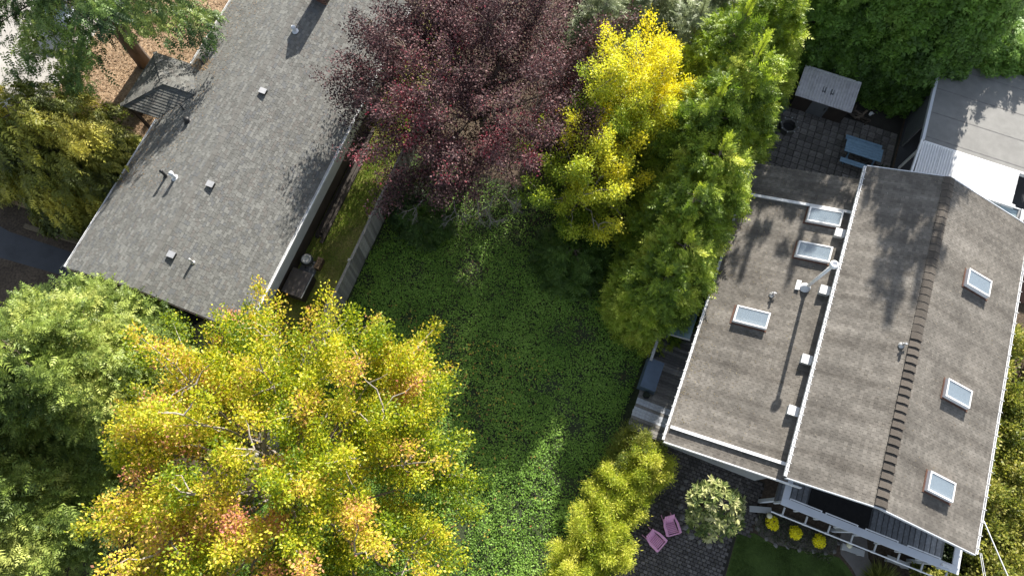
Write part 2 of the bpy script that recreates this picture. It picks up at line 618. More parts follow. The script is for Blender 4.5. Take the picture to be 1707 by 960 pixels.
sheet('ground', [Vector(v) for v in ((-400, -400), (400, -400), (400, 400), (-400, 400))] if False else
      [Vector((-400, -400, 0)), Vector((400, -400, 0)), Vector((400, 400, 0)), Vector((-400, 400, 0))], 0, M['soil'])
sheet('yard_soil', smooth_poly(W1, [(-11.3, -9), (4.5, -9), (4.5, 16), (-11.3, 16)]), .004, mat('mossy_soil', (.040, .058, .020), .95, .4, 1.2, .6, 12, c2=(.03, .034, .02), fine=(10, .4)))
sheet('needle_litter', smooth_poly(W1, [(-31.6, 6), (-23, 6), (-23, 26), (-36, 28), (-34, 22), (-31.4, 14)]), .004, M['duff'])
sheet('driveway', smooth_poly(W1, [(-45, 8), (-31.5, 11.5), (-31.35, 14.7), (-31.6, 20), (-32.5, 40), (-60, 40)]), .008, M['concrete'])
sheet('side_path', smooth_poly(W1, [(-40, 2.4), (-23.3, 3.6), (-23.3, 4.9), (-25.5, 4.7), (-29, 4.6), (-40, 6.2)]), .008, M['asphalt'])
sheet('side_lawn', smooth_poly(W1, [(-14.5, -2), (-11.4, -2), (-11.4, 26), (-14.5, 26)]), .004, M['lawn'])
sheet('rear_patio', smooth_poly(W2, [(4.9, 19.6), (12.0, 19.6), (12.0, 28.0), (4.9, 28.0)]), .004, M['bark_soil'])
sheet('carport_floor', smooth_poly(W2, [(12.1, 20.1), (60, 20.1), (60, 60), (12.1, 60)]), .008, M['asphalt'])
sheet('front_patio', smooth_poly(W2, [(4.8, -6), (9.3, -6), (9.3, 3.3), (9.9, 4.1), (9.9, 6), (4.8, 6)]), .004, M['bark_soil'])
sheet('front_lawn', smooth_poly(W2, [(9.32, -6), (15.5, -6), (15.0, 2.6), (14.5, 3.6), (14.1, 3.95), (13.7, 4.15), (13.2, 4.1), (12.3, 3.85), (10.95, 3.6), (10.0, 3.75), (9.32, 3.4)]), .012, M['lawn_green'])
sheet('garden_path', smooth_poly(W2, [(13.55, 4.9), (13.75, 4.3), (14.3, 3.95), (14.75, 3.5), (15.2, 2.5), (15.6, -4), (16.6, -4), (16.3, 2.6), (15.6, 3.9), (14.9, 4.6), (14.6, 5.6), (13.6, 5.6)]), .016, mat('path_concrete', (.17, .155, .14), .9, .2, 1.5, .3, 30))

# ivy-like ground cover: nobody could count it
rng = np.random.default_rng(3)
n = 260000
pp = np.stack([rng.uniform(-12.2, 5.2, n), rng.uniform(-8, 15.5, n)], 1)
X = pp[:, 0] * math.cos(A2) + pp[:, 1] * math.sin(A2)
Y = -pp[:, 0] * math.sin(A2) + pp[:, 1] * math.cos(A2)
p1 = X * math.cos(A1) - Y * math.sin(A1)
G = np.stack([X, Y, np.zeros(n)], 1)
dens = .85 + .30 * Wave(11, 3.2)(G) + .22 * Wave(12, 9)(G) + .16 * Wave(13, .8)(G)
edge = (pp[:, 0] < 3.0) | (pp[:, 1] < 5.5)
keep = (rng.uniform(0, 1, n) < np.clip(dens, .10, 1)) & (p1 > -11.15) & edge & (pp[:, 0] < 4.6 - .0 * pp[:, 1])
bare = Wave(15, .9)(G) + .02 * (pp[:, 1] - 6) ** 2 * (pp[:, 1] > 9)
keep &= rng.uniform(0, 1, n) > np.clip((pp[:, 1] - 10.5) * .2, 0, .8)
G = G[keep]
n = len(G)
G[:, 2] = .06 + .10 * (Wave(11, 3.2)(G) + 1) + .05 * Wave(14, 8)(G) + rng.uniform(-.05, .05, n)
G[:, 2] = np.maximum(G[:, 2], .02)
th = rng.uniform(0, 6.28, n)
Dn = np.stack([np.cos(th), np.sin(th), rng.normal(-.1, .3, n)], 1)
Un = np.array([[0, 0, 1.0]]) + rng.normal(0, .38, (n, 3))
Cn = pick([(.08, .165, .022), (.145, .265, .034), (.21, .35, .055), (.28, .41, .085)], .45 + .16 * Wave(16, 1.6)(G) + rng.normal(0, .2, n))
o = fronds('ground_cover', M['ivy'], LEAF_V, LEAF_F, G, Dn, Un, rng.uniform(.05, .11, n), Cn)
tag(o, 'low dark green leafy ground cover filling the open yard', 'ground cover', kind='stuff')


def grass(name, label, f, poly_ok, pr, ar, n, seed, pal, size, z=.01):
    r = np.random.default_rng(seed)
    p, a = r.uniform(*pr, n), r.uniform(*ar, n)
    ok = poly_ok(p, a)
    p, a = p[ok], a[ok]
    az = A1 if f is W1 else A2
    P = np.stack([p * math.cos(az) + a * math.sin(az), -p * math.sin(az) + a * math.cos(az), np.full(len(p), z)], 1)
    k = len(P)
    keep = r.uniform(0, 1, k) < np.clip(.6 + .5 * Wave(seed, 2.5)(P), .1, 1)
    P = P[keep]
    k = len(P)
    D = np.stack([r.normal(0, .6, k), r.normal(0, .6, k), np.ones(k)], 1)
    C = pick(pal, .5 + .25 * Wave(seed + 1, 1.7)(P) + r.normal(0, .15, k))
    o = fronds(name, M['ivy'], NARROW_V, LEAF_F, P, D, r.normal(size=(k, 3)), r.uniform(.6, 1.3, k) * size, C, kind='stuff')
    tag(o, label, 'grass')


grass('side_grass', 'yellow-green grass strip between the grey-roofed house and the fence', W1, lambda p, a: p < 0, (-14.3, -11.45), (-1, 20), 60000, 31,
      [(.26, .20, .07), (.20, .26, .04), (.15, .26, .03), (.26, .33, .05)], .10)
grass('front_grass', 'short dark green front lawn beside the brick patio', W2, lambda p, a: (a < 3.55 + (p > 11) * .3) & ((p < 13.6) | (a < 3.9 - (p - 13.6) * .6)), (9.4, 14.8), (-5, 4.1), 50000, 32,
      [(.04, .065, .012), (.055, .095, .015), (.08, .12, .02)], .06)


def litter(name, label, f, pr, ar, n, seed, pal, size, cat='leaf litter'):
    r = np.random.default_rng(seed)
    p, a = r.uniform(*pr, n), r.uniform(*ar, n)
    az = A1 if f is W1 else A2
    P = np.stack([p * math.cos(az) + a * math.sin(az), -p * math.sin(az) + a * math.cos(az), r.uniform(.012, .04, n)], 1)
    th = r.uniform(0, 6.28, n)
    o = fronds(name, M['ivy'], NARROW_V, LEAF_F, P, np.stack([np.cos(th), np.sin(th), np.zeros(n)], 1), np.array([[0, 0, 1.]]) + r.normal(0, .2, (n, 3)), r.uniform(.5, 1.4, n) * size,
               pick(pal, r.uniform(0, 1, n)), kind='stuff')
    tag(o, label, cat)


litter('fallen_needles', 'orange brown needles scattered on the bare ground under the fir', W1, (-31.2, -23.4), (7, 22), 26000, 41, [(.16, .10, .055), (.32, .21, .12), (.46, .35, .24)], .14)
litter('fallen_leaves', 'fallen leaves and twigs on the dark soil below the purple tree', W1, (-11, 3), (8, 22), 16000, 42, [(.04, .03, .02), (.09, .06, .035), (.16, .10, .05), (.05, .07, .02)], .12)


def roof_litter(label, f, zf, pr, ar, n, seed, pal, size, pw=1.0):
    r = np.random.default_rng(seed)
    p = pr[0] + (pr[1] - pr[0]) * r.uniform(0, 1, n) ** pw
    a = r.uniform(*ar, n)
    P = np.array([tuple(f(x, y, zf(x) + .03)) for x, y in zip(p, a)])
    th = r.uniform(0, 6.28, n)
    o = fronds('roof_debris', M['ivy'], NARROW_V, LEAF_F, P, np.stack([np.cos(th), np.sin(th), np.zeros(n)], 1), np.array([[0, 0, 1.]]) + r.normal(0, .2, (n, 3)), r.uniform(.4, 1.5, n) * size, pick(pal, r.uniform(0, 1, n)), kind='stuff')
    tag(o, label, 'roof debris')


rng = np.random.default_rng(90)
n = 1500
p = -2.4 - 6.5 * rng.uniform(0, 1, n) ** 1.1 + 3.0 * rng.normal(0, .5, n)
a = rng.uniform(-5, 7.5, n)
P = np.array([tuple(W2(x, y, 0)) for x, y in zip(p, a)])
P[:, 2] = .14 + .10 * (Wave(11, 3.2)(P) + 1) + .05 * Wave(14, 8)(P) + rng.uniform(0, .05, n)
ok = P[:, 0] * math.cos(A1) - P[:, 1] * math.sin(A1) > -10.9
P = P[ok]
n = len(P)
th = rng.uniform(0, 6.28, n)
o = fronds('fallen_maple_leaves', M['ivy'], LEAF_V, LEAF_F, P, np.stack([np.cos(th), np.sin(th), np.zeros(n)], 1), np.array([[0, 0, 1.]]) + rng.normal(0, .3, (n, 3)), rng.uniform(.06, .12, n), pick([(.22, .14, .05), (.4, .3, .05), (.5, .42, .06), (.3, .12, .06)], rng.uniform(0, 1, n)), kind='stuff')
tag(o, 'yellow and brown fallen leaves lying on the ground cover near the maple', 'fallen leaves')

# ---------------------------------------------------------------- pavers
def paver_mesh(w, l, h, tone):
    mb = MB()
    mb.col = tone
    b = .012
    mb.add([(0, 0, 0), (w, 0, 0), (w, l, 0), (0, l, 0), (b, b, h), (w - b, b, h), (w - b, l - b, h), (b, l - b, h)],
           [(4, 5, 6, 7), (0, 1, 5, 4), (1, 2, 6, 5), (2, 3, 7, 6), (3, 0, 4, 7)])
    return mb.mesh('paver', M['paver'])


patio = bpy.data.objects['rear_patio']
tones = [tuple(v * k for v in (.150, .138, .125)) for k in (.75, .9, 1.0, 1.12, 1.28)]
pms = [paver_mesh(.373, .373, .05, t) for t in tones]
for i in range(18):
    for j in range(16):
        q = W2(5.05 + i * .38 + random.uniform(-.006, .006), 20.15 + j * .38, random.uniform(.002, .012))
        link('paver', random.choice(pms), patio, q, (random.uniform(-.01, .01), random.uniform(-.01, .01), -A2 + random.uniform(-.015, .015)))
fp = bpy.data.objects['front_patio']
mb = MB()
for j in range(72):
    aa = -5.2 + j * .155
    for i in range(24):
        p0 = 4.9 + i * .21 + (.105 if j % 2 else 0)
        if p0 > 9.1 and aa < 3.4: continue
        if p0 > 9.75: continue
        k = random.uniform(.7, 1.3)
        mb.col = (.125 * k, .113 * k, .104 * k)
        h = .03 + random.uniform(0, .012)
        w_, l_ = .195, .14
        c4 = [W2(p0, aa), W2(p0 + w_, aa), W2(p0 + w_, aa + l_), W2(p0, aa + l_)]
        ins = [W2(p0 + .012, aa + .012), W2(p0 + w_ - .012, aa + .012), W2(p0 + w_ - .012, aa + l_ - .012), W2(p0 + .012, aa + l_ - .012)]
        mb.add([(v.x, v.y, .006) for v in c4] + [(v.x, v.y, h) for v in ins], [(4, 5, 6, 7), (0, 1, 5, 4), (1, 2, 6, 5), (2, 3, 7, 6), (3, 0, 4, 7)])
mb.build('paver', M['paver'], fp, kind='stuff')


# ---------------------------------------------------------------- shingled roofs
def shingle_rows(p_lo, p_hi, zf, a0, a1, expo, widths, tones, rng, tvals=(.008, .016), clip=None, reg=False):
    """list of (p, a, width, depth, tone, thickness) courses laid from eave to ridge"""
    sgn = 1 if p_hi > p_lo else -1
    slope = (zf(p_hi) - zf(p_lo)) / abs(p_hi - p_lo)
    ex = expo / math.sqrt(1 + slope * slope)
    rows = int(round(abs(p_hi - p_lo) / ex))
    ex = abs(p_hi - p_lo) / rows
    out = []
    for r_ in range(rows):
        a = a0 - (widths[0] * (.5 * (r_ % 2) + .04 * rng.random()) if reg else rng.choice(widths) * rng.random())
        while a < a1 - .01:
            w = rng.choice(widths)
            aa, bb = max(a, a0), min(a + w, a1)
            if bb - aa > .03:
                pm = p_lo + sgn * (r_ + .5) * ex
                if clip is None or clip(pm, (aa + bb) / 2):
                    full = (aa == a and bb == a + w)
                    out.append((p_lo + sgn * r_ * ex, aa, bb - aa, sgn * (ex + .01), rng.choice(tones), rng.choice(tvals), full))
            a += w
    return out


def shingle_geo(mb, p, a, w, d, tone, t, zf, gap=.006):
    mb.col = tone
    p2 = p + d
    z1, z2 = zf(p), zf(p2)
    g = gap
    mb.add([(p, a + g, z1 + t), (p, a + w - g, z1 + t), (p2, a + w - g, z2 + .003), (p2, a + g, z2 + .003), (p, a + g, z1), (p, a + w - g, z1)],
           [(0, 1, 2, 3) if d < 0 else (3, 2, 1, 0), (4, 5, 1, 0) if d < 0 else (0, 1, 5, 4), (0, 3, 4), (5, 2, 1)])


GREY_T = [tuple(v * k for v in c) for k in (.80, .90, .97, 1.04, 1.12, 1.24) for c in ((.136, .136, .126),)] + [(.128, .122, .112), (.115, .118, .117)]
BRN_T = [tuple(v * k for v in (.170, .161, .147)) for k in (.86, .95, 1.0, 1.06, 1.15)]

# ================================================================ HOUSE WITH GREY ROOF (left)
H1C = (-18.65, 13.2, 0)
h1 = thing('house', 'long low house with mottled grey shingle roof along the left of the yard', 'house', W1(*H1C), -A1)
z1w = lambda p: 2.6 + .33 * (p + 23.2)
z1e = lambda p: 2.6 + .33 * (-14.1 - p)
z1 = lambda p: min(z1w(p), z1e(p))
mb = MB(H1C)
mb.box(-22.8, -14.3, 4.3, 22.5, 0, 2.45)
mb.add([(-22.8, 4.3, 2.45), (-14.3, 4.3, 2.45), (-18.65, 4.3, 3.9), (-22.8, 4.5, 2.45), (-14.3, 4.5, 2.45), (-18.65, 4.5, 3.9)], [(0, 1, 2), (5, 4, 3), (0, 2, 5, 3), (1, 4, 5, 2)])
wall = mb.build('wall', M['brownwall'], h1)
mb = MB(H1C)
for k in range(8):                                        # lapped pale boards on the upper east wall
    zz = 1.05 + k * .175
    mb.hexa([(-14.3, 4.3, zz), (-14.255, 4.3, zz), (-14.255, 22.5, zz), (-14.3, 22.5, zz), (-14.3, 4.3, zz + .17), (-14.275, 4.3, zz + .17), (-14.275, 22.5, zz + .17), (-14.3, 22.5, zz + .17)])
mb.build('siding', M['siding'], h1)
mb = MB(H1C)
for s_, (pe, zf) in enumerate(((-23.2, z1w), (-14.1, z1e))):
    q = [(pe, 3.6), (-18.65, 3.6), (-18.65, 22.85), (pe, 22.85)]
    mb.hexa([(p, a, zf(p) - .16) for p, a in q] + [(p, a, zf(p) - .012) for p, a in q])
roof = mb.build('roof', M['deckplane'], h1)
rng = random.Random(5)
rng_rows = shingle_rows(-23.25, -18.65, z1w, 3.57, 22.9, .125, (.15, .20, .25, .30), GREY_T, rng, clip=lambda p, a: not (p < -21.9 + .0 and abs(a - 13.78) < 1.68 * (1 - (p + 23.3) / 1.45)))
rng_rows += shingle_rows(-14.05, -18.65, z1e, 3.57, 22.9, .125, (.15, .20, .25, .30), GREY_T, rng)
big = [r_ for r_ in rng_rows if r_[6] and r_[3] < 0 and r_[1] < 9]
big.sort(key=lambda r_: r_[1] + .5 * abs(r_[0] + 16))
big = set(big[:298])
mb = MB(H1C)
cache = {}
for r_ in rng_rows:
    if r_ in big:
        key = (r_[2], r_[4], r_[5])
        if key not in cache:
            m1 = MB((r_[0], r_[1], z1e(r_[0])))
            shingle_geo(m1, *r_[:6], z1e)
            cache[key] = m1.mesh('shingle', M['shingle1'])
        link('shingle', cache[key], roof, (r_[0] - H1C[0], r_[1] - H1C[1], z1e(r_[0])))
    else:
        shingle_geo(mb, *r_[:6], z1w if r_[3] > 0 else z1e)
mb.build('shingle', M['shingle1'], roof, kind='stuff')
mb = MB(H1C)
for k in range(58):
    a = 3.6 + k * .333
    kk = random.uniform(.85, 1.15)
    mb.col = tuple(v * kk for v in (.125, .122, .112))
    mb.add([(-18.78, a, z1(-18.78) + .017), (-18.65, a, 4.124), (-18.52, a, z1(-18.52) + .017), (-18.78, a + .34, z1(-18.78) + .012), (-18.65, a + .34, 4.118), (-18.52, a + .34, z1(-18.52) + .012)],
           [(0, 1, 4, 3), (1, 2, 5, 4), (0, 2, 1)])
mb.build('ridge_cap', M['shingle1'], roof, kind='stuff')


def gutter(mb, p0, p1, a0, a1, z, h=.11):
    s_ = .028
    mb.box(p0, p1, a0, a1, z - h, z - h + s_)
    mb.box(p0, p0 + s_, a0, a1, z - h + s_, z)
    mb.box(p1 - s_, p1, a0, a1, z - h + s_, z)
    mb.box(p0 + s_, p1 - s_, a0, a0 + s_, z - h + s_, z)
    mb.box(p0 + s_, p1 - s_, a1 - s_, a1, z - h + s_, z)


mb = MB(H1C); gutter(mb, -23.36, -23.25, 3.6, 12.0, 2.57); gutter(mb, -23.36, -23.25, 15.55, 22.8, 2.57); mb.build('gutter', M['gutter'], h1)
mb = MB(H1C); gutter(mb, -14.06, -13.93, 3.6, 22.8, 2.57); mb.build('gutter', M['gutter'], h1)
mb = MB(H1C)
for pe, pr_, zf in ((-23.2, -18.66, z1w), (-14.1, -18.64, z1e)):
    mb.hexa([(pe, 3.52, zf(pe) - .2), (pr_, 3.52, zf(pr_) - .2), (pr_, 3.56, zf(pr_) - .2), (pe, 3.56, zf(pe) - .2), (pe, 3.52, zf(pe) - .01), (pr_, 3.52, zf(pr_) - .01), (pr_, 3.56, zf(pr_) - .01), (pe, 3.56, zf(pe) - .01)])
mb.build('barge_board', M['brownwall'], h1)
# hipped porch roof on the far side
porch_z = lambda p, a: min(2.62 + .29 * (1.68 - abs(a - 13.78)), 2.62 + .29 * (p + 25.3))
mb = MB(H1C)
ptop = 3.1
ev = [(-25.3, 12.1), (-22.0, 12.1), (-22.0, 15.46), (-25.3, 15.46)]
rg = [(-23.62, 13.78), (-21.75, 13.78)]
V = [(p, a, 2.6) for p, a in ev] + [(rg[0][0], rg[0][1], ptop), (rg[1][0], rg[1][1], ptop)] + [(p, a, 2.45) for p, a in ev]
mb.add(V, [(0, 1, 5, 4), (3, 4, 5, 2), (0, 4, 3), (6, 7, 1, 0), (8, 9, 3, 2), (9, 6, 0, 3)])
pr_roof = mb.build('porch_roof', M['deckplane'], h1)
mb = MB(H1C)
rng = random.Random(9)


def tri_courses(mb, A, B, T, B2, n, tone_list, t=.02):
    """courses on a sloping face with eave A-B and top T-B2"""
    A, B, T, B2 = map(Vector, (A, B, T, B2))
    for i in range(n):
        f0, f1 = i / n, (i + 1.08) / n
        l0, r0 = A.lerp(T, f0), B.lerp(B2, f0)
        l1, r1 = A.lerp(T, min(1, f1)), B.lerp(B2, min(1, f1))
        L_ = (r0 - l0).length
        k = max(1, int(L_ / .27))
        for j in range(k):
            g0, g1 = j / k, (j + 1) / k
            mb.col = rng.choice(tone_list)
            tt = Vector((0, 0, t + rng.uniform(0, .01)))
            q = [l0.lerp(r0, g0) + tt, l0.lerp(r0, g1) + tt, l1.lerp(r1, g1) + Vector((0, 0, .004)), l1.lerp(r1, g0) + Vector((0, 0, .004)), l0.lerp(r0, g0), l0.lerp(r0, g1)]
            mb.add(q, [(0, 1, 2, 3), (4, 5, 1, 0)])


tri_courses(mb, (-25.34, 12.06, 2.6), (-23.2, 12.06, 2.6), (-23.62, 13.78, ptop), (-21.75, 13.78, ptop), 12, GREY_T)
tri_courses(mb, (-23.2, 15.5, 2.6), (-25.34, 15.5, 2.6), (-21.75, 13.78, ptop), (-23.62, 13.78, ptop), 12, GREY_T)
tri_courses(mb, (-25.34, 15.5, 2.6), (-25.34, 12.06, 2.6), (-23.62, 13.78, ptop), (-23.62, 13.78, ptop), 12, GREY_T)
mb.build('shingle', M['shingle1'], pr_roof, kind='stuff')
for a_, b_, nn in (((-21.8, 13.78, ptop), (-23.62, 13.78, ptop), 8), ((-23.62, 13.78, ptop), (-25.34, 12.06, 2.62), 10), ((-23.62, 13.78, ptop), (-25.34, 15.5, 2.62), 10)):
    a_, b_ = Vector(a_), Vector(b_)
    for k in range(nn):
        m1 = MB(H1C)
        kk = random.uniform(.9, 1.25)
        m1.col = tuple(v * kk for v in (.16, .157, .145))
        m1.bar(a_.lerp(b_, k / nn) + Vector((0, 0, .035)), a_.lerp(b_, (k + .97) / nn) + Vector((0, 0, .025)), .22, .03)
        m1.build('hip_cap', M['shingle1'], pr_roof)
for q in ((-25.1, 12.3), (-25.1, 15.2)):
    mb = MB(H1C); mb.box(q[0] - .07, q[0] + .07, q[1] - .07, q[1] + .07, 0, 2.45); mb.build('porch_post', M['brownwall'], h1)
mb = MB(H1C); mb.box(-25.1, -22.81, 12.3, 15.2, 0, .14); mb.build('porch_floor', M['concrete'], h1)
# vents, pipes and chimney on the grey roof
for p, a in ((-18.1, 14.55), (-18.08, 9.21), (-18.04, 5.53)):
    zb = z1(p)
    mb = MB(H1C)
    mb.hexa([(p - .15, a - .13, zb - .05), (p + .15, a - .13, zb - .12), (p + .15, a + .13, zb - .12), (p - .15, a + .13, zb - .05), (p - .15, a - .13, zb + .15), (p + .15, a - .13, zb + .11), (p + .15, a + .13, zb + .11), (p - .15, a + .13, zb + .15)])
    vo = mb.build('roof_vent', M['darkmetal'], roof)
    mb = MB(H1C); mb.hexa([(p + sx * .165, a + sy * .145, zb + dz - sx * .018) for dz in (.135, .152) for sx, sy in ((-1, -1), (1, -1), (1, 1), (-1, 1))]); mb.build('vent_cap', M['metal'], vo)
for p, a, h, r_, mt in ((-20.57, 9.05, .5, .07, 'darkmetal'), (-19.99, 9.05, .45, .085, 'greywhite'), (-17.19, 5.6, .4, .05, 'metal'), (-21.21, 12.13, .22, .10, 'darkmetal'), (-22.5, 15.6, .42, .03, 'darkmetal'), (-21.92, 12.75, .42, .03, 'darkmetal'), (-18.23, 18.3, .3, .09, 'greywhite')):
    zb = z1(p)
    mb = MB(H1C)
    mb.tube([(p, a, zb - .1), (p, a, zb + h)], r_, 10)
    mb.lathe([(r_ * 2.1, 0), (r_ * 1.3, .05), (r_ * 1.05, .06)], (p, a, zb + .01), 10)
    if r_ > .06: mb.lathe([(r_ * 1.35, 0), (r_ * 1.35, .05), (r_ * .3, .1)], (p, a, zb + h - .02), 10)
    mb.build('vent_pipe', M[mt], roof, True)
chim = MB(H1C)
chim.box(-18.25, -17.55, 20.45, 21.1, 3.5, 5.3)
ch = chim.build('chimney', M['brownwall'], roof)
bm_ = MB((0, 0, 0)); bm_.col = (.16, .09, .07); bm_.box(-.095, .095, -.012, .03, -.028, .028); bmesh1 = bm_.mesh('brick', M['brick'])
bm_ = MB((0, 0, 0)); bm_.col = (.21, .12, .09); bm_.box(-.095, .095, -.012, .03, -.028, .028); bmesh2 = bm_.mesh('brick', M['brick'])
for row in range(20):
    zz = 3.75 + row * .075
    for k in range(3):
        off = .05 if row % 2 else -.05
        link('brick', random.choice((bmesh1, bmesh2)), ch, (-17.9 + (k - 1) * .215 + off - H1C[0], 20.45 - .02 - H1C[1], zz), (0, 0, 0))
        if row > 6: link('brick', random.choice((bmesh1, bmesh2)), ch, (-17.53 - H1C[0], 20.78 + (k - 1) * .205 + off * .6 - H1C[1], zz), (0, 0, math.pi / 2))
mb = MB(H1C); mb.hexa([(-18.3, 20.4, 5.3), (-17.5, 20.4, 5.3), (-17.5, 21.15, 5.3), (-18.3, 21.15, 5.3), (-17.92, 20.4, 5.75), (-17.88, 20.4, 5.75), (-17.88, 21.15, 5.75), (-17.92, 21.15, 5.75)]); mb.build('chimney_cap', M['darkmetal'], ch)

# things beside the grey-roofed house
t = thing('storage_box', 'dark flat-topped storage box against the east wall of the grey-roofed house', 'storage box', W1(-13.62, 6.95), -A1)
mb = MB(); mb.box(-.5, .5, -.62, .62, 0, .82); mb.build('body', M['brownwall'], t)
mb = MB(); mb.box(-.53, .53, -.66, .66, .82, .87); mb.build('lid', mat('dark_lid', (.07, .06, .055), .6, .2, 4), t)
mb = MB(); mb.box(.535, .56, -.66, .66, .80, .875); mb.build('trim', M['siding'], t)
t = thing('kettle_grill', 'round black kettle grill with pale grey lid ring beside the dark storage box', 'grill', W1(-13.75, 8.22), -A1)
mb = MB(); mb.lathe([(.10, .42), (.24, .5), (.31, .66), (.32, .78), (.28, .8)], n=20); mb.build('bowl', M['darkmetal'], t, True)
mb = MB(); mb.lathe([(.24, .79), (.25, .84), (.17, .87), (.16, .83), (.02, .82)], n=20); mb.build('lid_ring', M['siding'], t, True)
for k in range(3):
    mb = MB(); th = k * 2.094; mb.bar((.16 * math.cos(th), .16 * math.sin(th), .5), (.3 * math.cos(th), .3 * math.sin(th), 0), .03); mb.build('leg', M['darkmetal'], t)
t = thing('paving_slab', 'square grey slab under the round black kettle grill', 'slab', W1(-13.75, 8.0), -A1)
mb = MB(); mb.prism([(-.42, -.5), (.42, -.5), (.42, .45), (-.42, .45)], .01, .07); mb.build('slab', M['greywall'], t)
t = thing('crate', 'small brown wooden crate on the grass edge beside the black kettle grill', 'crate', W1(-13.28, 8.35), -A1)
for k in range(4):
    mb = MB(); mb.col = (.22, .15, .09); mb.box(-.14, .14, -.3 + k * .155, -.3 + k * .155 + .135, .36, .385); mb.build('slat', M['oldwood'], t)
mb = MB(); mb.col = (.16, .11, .07); mb.box(-.13, -.11, -.3, .3, 0, .36); mb.box(.11, .13, -.3, .3, 0, .36); mb.box(-.11, .11, -.3, -.28, 0, .36); mb.box(-.11, .11, .28, .3, 0, .36); mb.build('side', M['oldwood'], t)
t = thing('woodpile', 'long low stack of dark boards lying along the east wall under the eave', 'board stack', W1(-13.95, 12.6), -A1)
for k in range(7):
    mb = MB(); g = random.uniform(.6, 1.3); mb.col = (.05 * g, .042 * g, .036 * g)
    x0 = -.25 + (k % 3) * .19 + random.uniform(-.02, .02); y0 = -3.4 + random.uniform(0, .8); zz = .02 + (k // 3) * .07
    mb.box(x0, x0 + .17, y0, y0 + random.uniform(5.4, 6.6), zz, zz + .06); mb.build('board', M['oldwood'], t)

# patio things in the shade below the south gable
sheet('shade_patio', smooth_poly(W1, [(-23.3, -2), (-14.6, -2), (-14.6, 4.3), (-23.3, 4.3)]), .008, M['asphalt'])
t = thing('prop_pole', 'slim grey pole leaning against the gable edge above the dark patio', 'pole', W1(-19.38, 2.5), -A1)
mb = MB(); mb.tube([(0, 0, 0), (.02, .99, 2.6)], .028, 8); mb.build('shaft', M['siding'], t, True)
mb = MB(); mb.tube([(0, 0, 0), (0, -.02, .06)], .045, 8); mb.build('foot', M['black_rubber'], t)
t = thing('post', 'thin upright grey post standing left of the leaning pole', 'post', W1(-19.75, 2.9), -A1)
mb = MB(); mb.tube([(0, 0, 0), (0, 0, 2.1)], .022, 6); mb.build('shaft', M['greywall'], t, True)
t = thing('round_table', 'round pale patio table half hidden between the gable and the maple', 'table', W1(-16.6, 3.0), -A1)
mb = MB(); mb.lathe([(.05, .70), (.78, .70), (.80, .72), (.79, .745), (.7, .75)], n=28); mb.build('table_top', mat('pale_tabletop', (.42, .41, .38), .7, .12, 3), t)
mb = MB(); mb.tube([(0, 0, .05), (0, 0, .7)], .05, 8); mb.lathe([(.35, .0), (.33, .04), (.08, .07)], n=16); mb.build('pedestal', M['darkmetal'], t)
t = thing('plant_pot', 'grey plant pot under the gable edge right of the leaning pole', 'plant pot', W1(-18.75, 3.95), -A1)
mb = MB(); mb.lathe([(.16, 0), (.24, .34), (.27, .36), (.27, .42), (.22, .42), (.2, .36), (.01, .36)], n=16); mb.build('pot', M['siding'], t, True)
r_ = np.random.default_rng(4); k = 60; th = r_.uniform(0, 6.28, k)
fronds('foliage', M['leaf'], LEAF_V, LEAF_F, np.stack([r_.normal(0, .09, k), r_.normal(0, .09, k), r_.uniform(.4, .6, k)], 1), np.stack([np.cos(th), np.sin(th), r_.uniform(0, .8, k)], 1), np.tile([[0, 0, 1.]], (k, 1)), np.full(k, .16), np.tile([[.05, .07, .04]], (k, 1)), t)
# timber edging and stakes left of the house
t = thing('timber_edging', 'long weathered timber lying beside the shaded path left of the house', 'timber', W1(-26.6, 5.2), -A1)
mb = MB(); mb.col = (.16, .125, .08); mb.bar((-1.7, -.08, .13), (1.45, .1, .13), .22, .24); mb.build('timber', M['oldwood'], t)
for k, lab in ((0, 'left pale stake lying on the shaded path by the white gutter'), (1, 'right pale stake lying on the shaded path by the white gutter')):
    t = thing('stake', lab, 'stake', W1(-25.45 + k * .28, 4.1 + .05 * k), -A1, 'stakes on the side path')
    mb = MB(); mb.col = (.30, .28, .26); mb.bar((0, -.35, .03), (.12, .3, .03), .05, .04); mb.build('shaft', M['oldwood'], t)
    mb = MB(); mb.col = (.22, .20, .18); mb.bar((.12, .3, .03), (.135, .38, .03), .025, .025); mb.build('tip', M['oldwood'], t)
t = thing('planter', 'small brown wooden planter box beside the hipped porch roof', 'planter', W1(-26.6, 13.35), -A1 - .2)
mb = MB(); mb.col = (.10, .08, .06)
mb.box(-.45, .45, -.4, -.35, 0, .5); mb.box(-.45, .45, .35, .4, 0, .5); mb.box(-.45, -.4, -.35, .35, 0, .5); mb.box(.4, .45, -.35, .35, 0, .5); mb.build('side', M['oldwood'], t)
mb = MB(); mb.box(-.4, .4, -.35, .35, .36, .42); mb.build('soil', M['soil'], t)
mb = MB(); mb.col = (.34, .26, .17); mb.box(-.47, -.39, -.4, .4, .5, .54); mb.build('rim', M['oldwood'], t)

